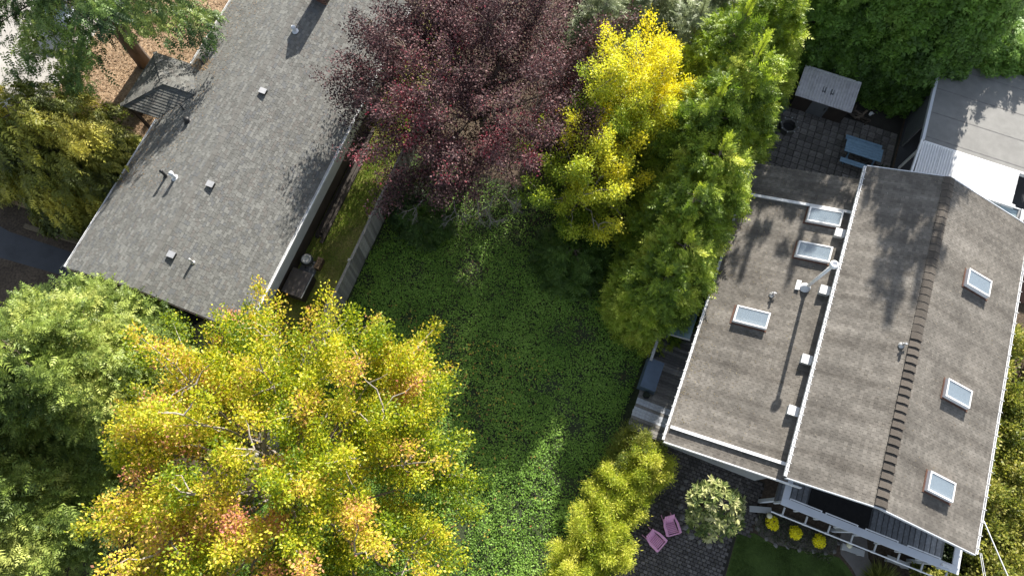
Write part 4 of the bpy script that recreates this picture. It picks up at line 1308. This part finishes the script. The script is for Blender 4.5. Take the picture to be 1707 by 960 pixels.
for i in range(3):
    for j in range(2):
        x0, x1 = -1.5 + i * .9, -1.5 + (i + 1) * .9 - .05
        y0, y1 = -.9 + j * .85, -.9 + (j + 1) * .85 - .05
        mb = MB(); mb.hexa([(x0, y0, zs(y0)), (x1, y0, zs(y0)), (x1, y1, zs(y1)), (x0, y1, zs(y1)), (x0, y0, zs(y0) + .012), (x1, y0, zs(y0) + .012), (x1, y1, zs(y1) + .012), (x0, y1, zs(y1) + .012)]); mb.build('roof_pane', M['clearglass'], t)
for i in range(4):
    x = -1.55 + i * .9
    mb = MB(); mb.bar((x, -.92, zs(-.92) + .02), (x, .85, zs(.85) + .02), .08, .08); mb.build('glazing_bar', M['siding'], t)
for y in (-.92, -.07, .83):
    mb = MB(); mb.bar((-1.6, y, zs(y) + .025), (1.2, y, zs(y) + .025), .06, .07); mb.build('cross_bar', M['greywhite'], t)
mb = MB(); mb.box(1.22, 1.36, -1.1, .86, 2.2, 2.6); mb.build('end_beam', M['white'], t)
for y in (-.95, .75):
    mb = MB(); mb.box(1.22, 1.34, y, y + .1, 0, 2.2); mb.build('post', M['white'], t)
mb = MB(); mb.box(-1.5, 1.2, -.9, .8, .02, .12); mb.build('floor', M['siding'], t)
for j in range(2):
    mb = MB(); mb.box(1.26, 1.28, -.84 + j * .82, -.84 + j * .82 + .76, .2, 2.15); mb.build('wall_pane', M['clearglass'], t)
sheet('side_deck', smooth_poly(W2, [(17.6, 19), (30, 19), (30, 23.6), (17.6, 23.6)]), .02, M['terracotta'])

BR = [(.10, .06, .03), (.26, .15, .06), (.42, .28, .12)]
roof_litter('fallen orange needles along the west eave of the grey roof', W1, z1, (-23.15, -20.5), (8, 22), 1500, 61, BR, .07, 2.2)
roof_litter('needles gathered in the valley where the porch roof meets the grey roof', W1, z1, (-23.2, -22.0), (15.2, 15.9), 260, 62, BR, .09)
roof_litter('small purple and brown leaves on the grey roof under the plum branches', W1, z1, (-14.2, -17.5), (10, 22), 500, 63, [(.06, .03, .03), (.2, .12, .1), (.3, .24, .16)], .08, 1.8)
roof_litter('bits of cedar on the west edge of the lower brown roof', W2, zl, (4.75, 8.5), (6, 19.5), 1400, 64, [(.08, .07, .03), (.2, .15, .07), (.32, .27, .15)], .06, 2.5)
roof_litter('scattered specks of leaf on the upper brown roof', W2, lambda p: min(zw(p), ze(p)), (9.3, 16.2), (6, 19.8), 450, 65, [(.3, .27, .2), (.2, .15, .08), (.42, .40, .34)], .055)

# power lines at the east eave
for k, (a_, b_, lab) in enumerate(((W2(16.62, 6.9, 4.5), W2(20.2, 1.2, 5.4), 'thicker power cable slanting away from the east eave over the shrubs'), (W2(16.66, 5.7, 4.5), W2(18.6, -1.0, 5.4), 'thin power cable running straight down past the roof corner'), (W2(16.72, 5.7, 4.5), W2(18.78, -1.0, 5.4), 'second thin cable just right of the one at the roof corner'))):
    t = thing('power_cable', lab, 'cable', a_, 0, 'cables at the east eave')
    mb = MB(); pts = branch_path(Vector((0, 0, 0)), b_ - a_, -.15, 9); mb.tube(pts, .022 if k == 0 else .012, 6); mb.build('wire', M['gutter'], t)
    if k == 0:
        mb = MB(); c = pts[4]; mb.tube([c + Vector((-.05, .12, 0)), c + Vector((.05, -.12, 0))], .05, 8); mb.build('splice', M['metal'], t)

# ================================================================ front garden things
def make_chair(loc, rz, label):
    t = thing('adirondack_chair', label, 'chair', loc, rz, 'pink slatted chairs on the brick patio')
    t.scale = (.8, .8, .8)
    for k in range(7):                                    # seat faces -y
        y = -.42 + k * .088
        mb = MB(); w_ = .25 + .004 * k; z = .37 - .02 * k; mb.box(-w_, w_, y, y + .075, z, z + .022); mb.build('seat_slat', M['pink'], t)
    for k in range(5):
        x = (k - 2) * .098
        mb = MB(); sp = 1.18; top = .98 - .035 * abs(k - 2)
        mb.hexa([(x - .044, .16, .26), (x + .044, .16, .26), (x + .044, .185, .27), (x - .044, .185, .27), (x * sp - .05, .50, top), (x * sp + .05, .50, top), (x * sp + .05, .525, top), (x * sp - .05, .525, top)]); mb.build('back_slat', M['pink'], t)
    for sg in (-1, 1):
        mb = MB(); mb.prism([(sg * .30, -.52), (sg * .44, -.48), (sg * .43, .05), (sg * .33, .40), (sg * .24, .44), (sg * .30, .05)][::sg], .555, .58); mb.build('arm', M['pink'], t)
        mb = MB(); mb.box(sg * .33 - .02, sg * .33 + .02, -.45, -.36, 0, .555); mb.build('front_leg', M['pink'], t)
        mb = MB(); mb.bar((sg * .27, -.40, .33), (sg * .27, .62, .03), .03, .12); mb.build('rear_leg', M['pink'], t)
    mb = MB(); mb.box(-.31, .31, -.53, -.46, .36, .48 - .02); mb.build('front_apron', M['pink'], t)
    mb = MB(); mb.box(-.24, .24, .31, .35, .50, .57); mb.build('back_brace', M['pink'], t)


make_chair((6.95, .08, .04), R(14), 'pink slatted garden chair closer to the rhododendron, facing the lawn')
make_chair((6.22, -.50, .04), R(45), 'pink slatted garden chair nearer the golden shrubs, turned to the right')
r_ = np.random.default_rng(12)
for k, (p, a, lab) in enumerate(((10.49, 4.38, 'white pot of yellow flowers, leftmost of three in the bed'), (11.52, 4.38, 'white pot of yellow flowers, middle one of three in the bed'), (12.56, 4.42, 'white pot of yellow flowers, rightmost of three in the bed'))):
    t = thing('flower_pot', lab, 'flower pot', W2(p, a, .08), r_.uniform(0, 6), 'yellow flower pots in the bed under the balcony')
    mb = MB(); mb.lathe([(.13, 0), (.2, .32), (.22, .33), (.22, .38), (.18, .38), (.17, .33), (.01, .33)], n=18); mb.build('pot', M['white'], t, True)
    n_ = 700; d = nrm(r_.normal(size=(n_, 3))); d[:, 2] = np.abs(d[:, 2]); P = d * np.array([.27, .27, .2]) * (r_.uniform(.85, 1.02, (n_, 1)) + .10 * Wave(400 + k, 4)(d)[:, None]) + np.array([0, 0, .38])
    C = np.tile([[.86, .76, .01]], (n_, 1)) * r_.uniform(.85, 1.1, (n_, 1)); dk_ = r_.uniform(0, 1, n_) < .03; C[dk_] = (.12, .06, .01)
    th = r_.uniform(0, 6.28, n_)
    fronds('blossom', M['yellow'], LEAF_V, LEAF_F, P, np.stack([np.cos(th), np.sin(th), np.zeros(n_)], 1) + d * .3, d, np.full(n_, .075), C, t)
    n_ = 150; th = r_.uniform(0, 6.28, n_)
    fronds('foliage', M['leaf'], LEAF_V, LEAF_F, np.stack([.16 * np.cos(th), .16 * np.sin(th), r_.uniform(.34, .44, n_)], 1), np.stack([np.cos(th), np.sin(th), r_.uniform(-.2, .6, n_)], 1), np.tile([[0, 0, 1.]], (n_, 1)), np.full(n_, .13), np.tile([[.04, .08, .02]], (n_, 1)), t)
sheet('flower_bed', smooth_poly(W2, [(9.95, 5.0), (9.9, 4.2), (10.2, 3.75), (10.95, 3.63), (12.3, 3.88), (13.2, 4.12), (13.5, 4.35), (13.5, 5.0)]), .06, mat('bed_soil', (.10, .09, .07), .95, .4, 2.5, .7, 14, fine=(14, .4)), .06)


def rock(loc, s, seed, label, group=None):
    rg = np.random.default_rng(seed)
    mb = MB()
    nlon, nlat = 8, 5
    vs = []
    sc_ = np.array([s, s * rg.uniform(.55, .9), s * rg.uniform(.4, .6)])
    for i in range(nlat):
        ph = -1.2 + 2.4 * i / (nlat - 1)
        for j in range(nlon):
            th = 2 * math.pi * j / nlon
            q = np.array([math.cos(ph) * math.cos(th), math.cos(ph) * math.sin(th), math.sin(ph)]) * sc_ * rg.uniform(.82, 1.15)
            vs.append((q[0], q[1], max(q[2] + s * .25, -.02)))
    fs = [(i * nlon + j, i * nlon + (j + 1) % nlon, (i + 1) * nlon + (j + 1) % nlon, (i + 1) * nlon + j) for i in range(nlat - 1) for j in range(nlon)] + [tuple(range((nlat - 1) * nlon, nlat * nlon))]
    mb.add(vs, fs)
    o = mb.build('rock', M['rock'], None, False, loc, (0, 0, rg.uniform(0, 6)))
    return tag(o, label, 'rock', group)


k = 0
G_ = 'edging rocks round the rhododendron'
for p, a, s in ((6.55, 4.75, .17), (6.5, 4.4, .2), (6.55, 4.0, .16), (6.65, 3.62, .22), (6.85, 3.2, .24), (7.1, 2.85, .22), (7.45, 2.6, .26), (7.85, 2.5, .2), (8.3, 2.5, .22), (8.75, 2.7, .18)):
    rock(W2(p, a, .02), s * .7, 200 + k, 'rough grey edging rock in the curved ring around the rhododendron', G_); k += 1
for p, a, s in ((9.95, 4.35, .16), (10.1, 3.95, .2), (10.55, 3.72, .18), (11.0, 3.62, .2), (11.5, 3.72, .17), (12.0, 3.82, .19), (12.6, 3.98, .21), (13.1, 4.1, .18), (13.45, 4.3, .17), (13.55, 4.7, .15), (9.75, 4.7, .14)):
    rock(W2(p, a, .02), s * .62, 200 + k, 'rough stone along the edge of the yellow flower bed', 'edging stones of the flower bed'); k += 1
for q in range(9):
    th = q * .7
    rock(W2(11.55 + .42 * math.cos(th), 23.1 + .62 * math.sin(th), .03), .17, 200 + k, 'pale stone in the ring beside the carport gutter', 'ring of stones by the carport'); k += 1
rng = np.random.default_rng(77)
n = 900
p, a = rng.uniform(10.0, 13.4, n), rng.uniform(3.75, 4.9, n)
P = np.array([tuple(W2(x, y, .07)) for x, y in zip(p, a)])
th = rng.uniform(0, 6.28, n)
o = fronds('bed_plants', M['ivy'], NARROW_V, LEAF_F, P, np.stack([np.cos(th), np.sin(th), rng.uniform(.2, 1.2, n)], 1), rng.normal(size=(n, 3)), rng.uniform(.08, .22, n), pick([(.10, .09, .06), (.05, .08, .03), (.12, .12, .07)], rng.uniform(0, 1, n)), kind='stuff')
tag(o, 'low grey-green ground plants between the yellow flower pots', 'bed plants')

# ---------------------------------------------------------------- trees and shrubs
CEDAR = [(.065, .115, .014), (.16, .24, .026), (.33, .41, .045), (.58, .61, .11)]
HEDGE = [(.055, .11, .018), (.10, .19, .03), (.15, .265, .04), (.20, .31, .055)]
GREYC = [(.11, .14, .075), (.19, .23, .12), (.30, .34, .18)]
ced_prof = lambda u: np.minimum(1, .8 + u * 2.0) * (1 - u ** 1.7) ** .75
rows = [(2.35, 11.7, 5.8, 1.95, 'front cedar of the tall row, nearest the deck'), (2.6, 13.1, 6.6, 2.2, 'second cedar of the tall row from the deck'), (2.3, 14.9, 7.4, 2.25, 'third cedar of the tall row, right of the lower yellow tree'),
        (2.6, 16.9, 8.3, 2.42, 'fourth cedar of the tall row, beside the dark rear patio'), (1.7, 18.8, 9.0, 2.42, 'fifth cedar of the tall row, right of the upper yellow tree'), (2.6, 20.9, 9.8, 2.42, 'sixth cedar of the tall row, level with the shed'), (1.6, 22.6, 9.8, 2.31, 'seventh cedar of the tall row, behind the upper yellow tree'), (2.7, 24.8, 10.2, 2.42, 'farthest cedar of the tall row at the top edge')]
protos = []
for i, (p, a, H, r_, lab) in enumerate(rows):
    if i < 2:
        protos.append((conifer(lab, W2(p, a), H, r_, 100 + i, CEDAR, 'cedar_tree', group='row of tall cedars beside the yard', nb=250, per=17, fs=.33, droop=.25, lift=.14, prof=ced_prof, upd=.5, lat=.19, z0=.2, inner=.45, nf=7), H, r_))
    else:
        src, h0, r0 = protos[i % 2]
        clone(src, lab, W2(p, a), i * 1.9 + .6, (r_ / r0, r_ / r0, H / h0), 'row of tall cedars beside the yard')
hed = [(5.4, 29.3, 10.9, 1.8), (7.3, 29.5, 11.4, 1.8), (9.2, 29.4, 10.8, 1.8), (10.9, 29.5, 14.0, 2.0), (11.6, 30.6, 14.2, 1.9), (10.8, 31.6, 14.9, 1.9), (12.3, 29.5, 9.4, 1.35), (14.3, 30.6, 4.9, 1.7), (15.9, 31.2, 4.6, 1.7), (17.4, 31.8, 4.3, 1.7)]  # those just right of and behind the tallest are added to deepen its shadow
hl = ['leftmost tall hedge conifer behind the ribbed shed', 'second hedge conifer from the left, behind the shed', 'third hedge conifer from the left, behind the firewood', 'tallest hedge conifer, whose shadow falls on the upper roof', 'hedge conifer added just right of the tallest to thicken its roof shadow', 'tall hedge conifer added behind the tallest one to darken its roof shadow', 'slim dark hedge conifer at the end of the carport gutter', 'low dark hedge conifer behind the carport roof', 'low dark hedge conifer second from the right end', 'rightmost low hedge conifer with sunlit edge']
hp = lambda u: np.minimum(1, .88 + u) * (1 - u ** 2.2) ** .6
protos = []
for i, (p, a, H, r_) in enumerate(hed):
    if i < 1:
        protos.append((conifer(hl[i], W2(p, a), H, r_, 140 + i, HEDGE, 'hedge_conifer', group='tall dark conifer hedge', nb=230, per=17, fs=.36, droop=.3, lift=.05, prof=hp, upd=-.15, lat=.2, z0=.1, inner=.52, nf=6, tmpl=(SM_V, SM_F)), H, r_))
    else:
        src, h0, r0 = protos[0]
        clone(src, hl[i], W2(p, a), i * 2.3 + .4, (r_ / r0, r_ / r0, H / h0), 'tall dark conifer hedge')
for i, (p, a, H) in enumerate(((6.4, 33, 8.4), (9.0, 33.2, 8.6), (12.9, 33.4, 5.4), (15.6, 34.2, 4.4))):
    src, h0, r0 = protos[0]
    clone(src, ('back hedge conifer at the top edge, left', 'back hedge conifer at the top edge, centre left', 'back hedge conifer at the top edge, centre right', 'back hedge conifer at the top edge, right')[i], W2(p, a), i * 1.3, (1.1, 1.1, H / h0), 'tall dark conifer hedge')
conifer('small clipped conifer with bright yellow-green top at the right edge', W2(17.6, 29.2), 3.4, .95, 170, [(.05, .09, .015), (.09, .15, .02), (.2, .26, .03)], 'clipped_conifer', 'shrub', nb=80, per=7, fs=.26, prof=lambda u: (1 - u ** 3) ** .5, upd=.3, z0=.1, nf=6)
gs = None
for i, (p, a, H) in enumerate(((-.2, 24.2, 7.2), (-2.6, 25.6, 7), (.2, 27.2, 8), (-2.9, 22.6, 5), (-4.6, 24.0, 6.5))):
    lab = ('grey-green conifer behind the upper yellow tree', 'grey-green conifer at the top edge beside the purple tree', 'farthest grey-green conifer at the top edge', 'short grey-green conifer squeezed between the purple and yellow trees', 'grey-green conifer just behind the top of the purple tree')[i]
    if not gs:
        gs = conifer(lab, W2(p, a), H, 2.1, 180 + i, GREYC, 'conifer', nb=160, per=14, fs=.40, droop=.35, lift=.1, lat=.2, prof=ced_prof, upd=.2, inner=.42, nf=6, group='grey-green conifers at the top')
    else:
        clone(gs, lab, W2(p, a), i * 1.7, (1, 1, H / 7.2), 'grey-green conifers at the top')
LC = [(.065, .105, .024), (.135, .195, .040), (.25, .315, .064), (.42, .455, .12)]
lcp = lambda u: np.minimum(1, .7 + u * 1.5) * (1 - u ** 1.3) ** .75
lc = conifer('big light green conifer at the left below the grey roof', W1(-19.5, -.5), 9.2, 4.6, 190, LC, 'conifer', nb=320, per=40, fs=.40, droop=.22, lift=.2, lat=.16, upd=.45, z0=1.0, prof=lcp, inner=.38, nf=5, group='light green conifers at the left')
clone(lc, 'darker green conifer in the bottom left corner', W1(-20.4, -6.4), 2.1, (1.09, 1.09, .92), 'light green conifers at the left')
conifer('tall dark fir with drooping boughs over the driveway', W1(-27.7, 16.0), 13.5, 6.4, 192, [(.028, .052, .022), (.060, .11, .034), (.13, .20, .05), (.30, .36, .09)], 'fir_tree', nb=46, per=110, fs=.42, droop=.42, lift=.42, lat=.13, down=.75, tmpl=(FIR_V, FIR_F), z0=3.7, inner=.2, trunk_r=.42, nf=4, tuft=.55, aniso=(1.22, 1),
        prof=lambda u: np.minimum(1, .8 + u) * (1 - u) ** .7)
wt = conifer('shaggy olive and gold weeping conifer at the left edge', W1(-26.2, 8.5), 8.0, 3.6, 193, [(.05, .065, .018), (.11, .13, .024), (.25, .25, .04), (.54, .48, .09)], 'weeping_conifer', nb=130, per=40, fs=.46, droop=.55, lift=.3, lat=.13, down=1.1, tmpl=(FIR_V, FIR_F), z0=1.2, nf=4, tuft=.6,
             prof=lambda u: np.minimum(1, .75 + u) * (1 - u) ** .45)
clone(wt, 'lower olive conifer at the far left edge', W1(-30.2, 8.6), 1.9, (.85, .85, .68), 'weeping conifers at the left edge')
tag(wt, group='weeping conifers at the left edge')
rg = np.random.default_rng(9)
for q, dv in (((-1.2, 1.6, 6.6), (-.9, .5, .15)), ((-1.6, .5, 6.2), (-.3, -.9, .1)), ((.2, .6, 6.0), (-.2, -.8, .5))):
    mb = MB(); twigs(mb, Vector(q) + Vector((0, 0, .9)), dv, .8, 3, rg, .04, .55, 3); mb.build('dead_branch', mat('silver_wood', (.5, .5, .5), .8, .2) if 'silver_wood' not in bpy.data.materials else bpy.data.materials['silver_wood'], wt)


def maple_col(P, idx, rng, ncl, rr, c):
    hue = .30 + .10 * Wave(301, .6)(c) + .19 * Wave(302, 1.9)(c) + rng.normal(0, .10, ncl)
    hue += .12 * (c[:, 2] - 7) / 3
    t_ = hue[idx] + rng.normal(0, .13, len(idx))
    C = pick([(.11, .18, .012), (.22, .29, .016), (.40, .43, .025), (.58, .52, .04), (.62, .42, .09), (.58, .27, .17), (.44, .14, .14)], t_)
    return C * rng.uniform(.75, 1.15, (len(idx), 1))


broadleaf('large maple turning yellow and orange beside the open yard', W1(-8.7, -1.4), 300, 6.2, 6.2, 4.4, 460, 430, .105, maple_col, 'maple_tree', ry=6.3, finger=1.0, sig=.24, limbs=60, spread=.30, mix=.45, tmpl=(LEAF_V, LEAF_F), bark='palebark', trunk_r=.32, inner=.5, lobes=.2, nl=16, zmin=-.25, twig=.016,
          extra=[(-5.1, 6.1, 5.0), (5.2, 5.9, 4.5), (4.6, 5.3, 4.6), (5.5, 4.0, 4.5), (4.7, 3.6, 4.7), (7.0, -1.1, 5.0), (6.2, -.6, 5.2), (5.2, 1.6, 5.0), (6.0, .9, 4.8), (6.4, -2.6, 5.0), (2.9, 6.0, 4.8), (1.2, 6.6, 5.0), (-1.6, 7.0, 5.2)])


def plum_col(P, idx, rng, ncl, rr, c):
    t_ = (.42 + .2 * Wave(311, .9)(c) + rng.normal(0, .12, ncl))[idx] + rng.normal(0, .2, len(idx))
    return pick([(.020, .012, .015), (.038, .020, .024), (.088, .046, .048), (.22, .135, .13), (.22, .03, .05)], t_) * rng.uniform(.8, 1.2, (len(idx), 1))


plum = broadleaf('broad purple-leaved plum tree overhanging the fence and grey roof', Vector((-1.4, 19.4, 0)), 310, 5.2, 6.2, 3.8, 470, 310, .10, plum_col, 'purple_plum', ry=6.0, finger=.9, sig=.27, limbs=34, spread=.30, mix=.35, material='gloss_leaf', trunk_r=.28, lobes=.14, zmin=-.35, inner=.4, nl=12, twig=.012,
                 extra=[tuple(W1(-12.4 + 1.5 * math.sin(k * 2.1), 17.6 + 1.7 * math.cos(k * 1.3), 4.7 + 1.2 * math.sin(k * .9)) - Vector((-1.4, 19.4, 0))) for k in range(26)] + [(-5.9, -1.4, 4.4), (-6.1, -.8, 4.6), (-5.5, -2.1, 4.2), (-5.3, -.5, 5.0), (4.9, .0, 4.5)])
rg = np.random.default_rng(19)
for q, dv, L_ in (((-2.4, -3.6, 2.3), (-.6, -.8, -.3), .9), ((-.9, -3.6, 2.2), (.2, -1, -.25), .8), ((.6, -3.9, 2.0), (.4, -.8, -.3), .9), ((1.5, -3.2, 2.2), (.6, -.6, -.3), .8), ((-1.8, -2.9, 3.4), (-.9, -.2, .05), 1.0), ((.2, -3.6, 2.6), (.1, -.9, -.4), .9), ((2.0, -3.0, 2.6), (.5, -.9, -.3), .8), ((1.0, -3.4, 2.4), (-.3, -.9, -.3), .9)):
    mb = MB(); twigs(mb, Vector(q) + Vector((-.5, -.9, 0)), dv, L_, 4, rg, .03, .5, 3); mb.build('dead_branch', M['deadwood'], plum)


def yel_col(seed, g):
    def f(P, idx, rng, ncl, rr, c):
        t_ = (.5 + .22 * Wave(seed, .9)(c) + g * (c[:, 2] - c[:, 2].mean()) / 2 + .12 * c[:, 0] + rng.normal(0, .1, ncl))[idx] + rng.normal(0, .12, len(idx))
        return pick([(.10, .17, .02), (.20, .29, .03), (.38, .44, .05), (.60, .60, .06), (.68, .60, .045)], t_) * rng.uniform(.8, 1.15, (len(idx), 1))
    return f


broadleaf('upper of the two yellow autumn trees between the purple tree and cedars', Vector((5.4, 18.7, 0)), 320, 5.2, 2.5, 3.1, 150, 350, .095, yel_col(321, .2), 'yellow_tree', group='yellow autumn trees', finger=.8, sig=.2, limbs=22, spread=.34, inner=.35, mix=.45, bark='palebark', trunk_r=.14, nl=8, ry=2.5)
broadleaf('lower of the two yellow autumn trees, with green lower boughs', Vector((3.4, 15.0, 0)), 330, 4.0, 2.4, 3.2, 150, 350, .095, yel_col(331, .34), 'yellow_tree', group='yellow autumn trees', finger=.8, sig=.2, limbs=22, spread=.34, inner=.35, mix=.45, bark='palebark', trunk_r=.13, nl=8, zmin=-.7)


def one_col(pal, seed=0):
    def f(P, idx, rng, ncl, rr, c):
        return pick(pal, (.5 + rng.normal(0, .18, ncl))[idx] + rng.normal(0, .18, len(idx)))
    return f


GOLD = [(.14, .20, .02), (.31, .38, .03), (.54, .55, .07), (.72, .67, .16)]
gp = [(p + .12, a, r_ * .8, H) for p, a, r_, H in [(3.75, 4.75, 1.3, 2.3), (4.45, 4.3, 1.2, 2.7), (3.3, 3.0, 1.15, 2.7), (4.0, 2.7, 1.0, 2.4), (3.2, 1.4, 1.2, 2.9), (3.9, .7, 1.1, 2.6), (2.8, -.4, 1.1, 2.6), (3.9, -1.3, 1.0, 2.3), (2.6, -2.2, 1.1, 2.4)]]
gl = ['greenish shrub at the top of the golden row, touching the deck corner', 'golden shrub with bright tips at the patio corner by the house', 'golden shrub third from the top, on the yard side', 'golden shrub third from the top, on the patio side', 'brightest golden shrub beside the pink chairs', 'golden shrub hanging over the brick patio edge', 'golden shrub at the bottom of the row on the yard side', 'golden shrub at the bottom edge beside the brick patio', 'last golden shrub at the bottom edge of the photo']
protos = []
for i, (p, a, r_, H) in enumerate(gp):
    pal = GOLD if i else [(.09, .13, .02), (.16, .19, .03), (.28, .28, .05)]
    if i < 4:
        protos.append((broadleaf(gl[i], W2(p, a), 340 + i, H * .56, r_, H * .46, 50, 360, .11, one_col(pal), 'golden_shrub', 'shrub', 'row of golden shrubs beside the brick patio', finger=.5, sig=.16, tmpl=(NARROW_V, LEAF_F), trunk_r=.05, nl=6, zmin=-.6, twig=.006, flat=.2, inner=.6, limbs=14, spread=.3), r_, H))
    else:
        src, r0, h0 = protos[1 + i % 3]
        clone(src, gl[i], W2(p, a), i * 1.4, (r_ / r0, r_ / r0, H / h0), 'row of golden shrubs beside the brick patio')

# rhododendron: whorls of long pale leaves
t = thing('rhododendron', 'round rhododendron with pale whorled leaves beside the pink chairs', 'shrub', W2(7.3, 3.75), 0)
rng = np.random.default_rng(50)
nr_ = 150
d = nrm(rng.normal(size=(nr_, 3)))
d[:, 2] = np.abs(d[:, 2]) * 1.1 - .15
rad = rng.uniform(.55, 1.0, nr_) ** .5
c = d * (rad * (1 + .26 * Wave(51, 3.1)(d)))[:, None] * np.array([1.25, 1.15, 1.1]) + np.array([0, 0, 2.75])
kk = 11
idx = np.repeat(np.arange(nr_), kk)
n = len(idx)
th = np.tile(np.arange(kk) * 2.39996, nr_) + rng.uniform(0, 6, n)
ax = nrm(d * .6 + np.array([0, 0, .8]))[idx]
e1 = nrm(np.cross(ax, rng.normal(size=(nr_, 3))[idx]))
e2 = np.cross(ax, e1)
D = e1 * np.cos(th)[:, None] + e2 * np.sin(th)[:, None] + ax * rng.uniform(0, .7, (n, 1))
fronds('crown', M['gloss_leaf'], [(0, 0, 0), (.5, .17, .02), (1, 0, -.12), (.5, -.17, .02)], LEAF_F, c[idx], D, ax + rng.normal(0, .2, (n, 3)), rng.uniform(.2, .3, n), pick([(.05, .08, .02), (.12, .16, .04), (.32, .34, .12), (.52, .5, .26)], (.5 + rng.normal(0, .26, nr_))[idx] + rng.normal(0, .17, n)), t)
mb = MB()
for q in range(60): mb.tube(branch_path((0, 0, .1), c[q], .1, 4, .05, rng), [.035, .025, .018, .01], 4, False)
mb.build('stem', M['bark'], t)

# ornamental grass tuft
t = thing('grass_tuft', 'round yellow-green ornamental grass tuft below the balcony', 'ornamental grass', W2(15.45, 3.75), 0)
n = 1500
th = rng.uniform(0, 6.28, n)
el = rng.uniform(.25, 1.5, n)
D = np.stack([np.cos(th) * np.cos(el), np.sin(th) * np.cos(el), np.sin(el)], 1)
fronds('blades', M['leaf'], [(0, -.012, 0), (0, .012, 0), (.6, .016, .10), (.6, -.016, .10), (1, 0, -.02)], BLADE_F, rng.normal(0, .09, (n, 3)) * np.array([1, 1, .1]) + np.array([0, 0, .03]), D, np.array([[0, 0, 1.]]) + rng.normal(0, .1, (n, 3)), rng.uniform(.65, 1.1, n), pick([(.10, .13, .025), (.18, .21, .04), (.28, .28, .06)], rng.uniform(0, 1, n)), t)
mb = MB(); mb.lathe([(.16, 0), (.12, .08), (.02, .1)], n=10); mb.build('crown_base', M['bark'], t)

# smaller shrubs
DK = [(.02, .032, .014), (.035, .055, .02), (.055, .08, .03)]
GR = [(.035, .065, .015), (.06, .115, .02), (.10, .17, .03)]
broadleaf('low dark shrub against the north wall of the lower roof', W2(6.9, 20.6), 360, .5, .75, .45, 26, 130, .10, one_col([(.03, .03, .018), (.05, .05, .025), (.07, .06, .03)]), 'low_shrub', 'shrub', finger=.3, sig=.14, trunk_r=.04, nl=4, twig=.006)
broadleaf('small dark plant inside the ring of stones by the carport', W2(11.6, 23.1), 361, .35, .4, .3, 14, 110, .10, one_col(DK), 'low_shrub', 'shrub', finger=.25, sig=.12, trunk_r=.03, nl=4, twig=.006)
conifer('bright green young conifer below the bare twigs of the purple tree', Vector((-4.35, 14.35, 0)), 2.3, 1.25, 362, GR, 'young_conifer', 'shrub', nb=60, per=12, nf=5, fs=.42, upd=.1)
conifer('dark green ferny shrub between the fence and the bare twigs', Vector((-5.3, 15.3, 0)), 2.0, 1.0, 363, [(.025, .05, .014), (.04, .08, .02), (.06, .10, .025)], 'fern_shrub', 'shrub', nb=50, per=12, nf=5, fs=.42, upd=.2)
conifer('green bush under the lower yellow tree at the shaded yard edge', Vector((3.0, 12.6, 0)), 2.1, 1.7, 364, GR, 'yard_bush', 'shrub', nb=90, per=14, nf=5, fs=.42, upd=.1, prof=lambda u: (1 - u ** 2) ** .5)
GE = [(.08, .11, .018), (.17, .20, .03), (.33, .32, .06), (.48, .44, .14)]
el_ = ['topmost shrub in the row along the east eave', 'second shrub from the top along the east eave', 'third shrub from the top along the east eave', 'middle shrub along the east eave', 'yellow-green shrub under the slanting power cable', 'pale shrub at the lower right corner', 'bottom shrub below the roof corner', 'far right pale shrub at the bottom corner', 'dark shrub tucked below the roof corner', 'second-row shrub beyond the lowest east skylight', 'second-row shrub beyond the middle east skylight', 'second-row shrub beyond the upper east skylight', 'second-row shrub farthest up the right edge', 'pale shrub at the right edge beyond the power cable']
for i, (p, a, r_, H) in enumerate(((17.6, 15.2, 1.1, 2.6), (17.7, 13.2, 1.2, 2.8), (17.8, 11.2, 1.2, 2.6), (17.7, 9.2, 1.2, 2.6), (18.0, 7.3, 1.25, 2.4), (19.2, 5.4, 1.4, 2.4), (17.9, 4.3, 1.2, 1.9), (19.9, 3.0, 1.5, 2.4), (17.3, 5.9, .6, 1.2), (19.8, 8.0, 1.4, 2.2), (19.7, 10.6, 1.5, 2.4), (19.9, 13.4, 1.5, 2.6), (20.1, 16.0, 1.4, 2.6), (21.6, 5.6, 1.5, 2.3))):
    if i in (0, 4, 8, 9):
        src = broadleaf(el_[i], W2(p, a), 370 + i, H * .55, r_, H * .48, 60, 170, .12, one_col(GE if i != 8 else DK), 'eave_shrub', 'shrub', 'shrubs along the east eave', finger=.45, sig=.2, trunk_r=.05, nl=5, zmin=-.5, twig=.006, limbs=12, spread=.35)
        r0, h0 = r_, H
    else:
        clone(src, el_[i], W2(p, a), i * 1.4, (r_ / r0, r_ / r0, H / h0), 'shrubs along the east eave')
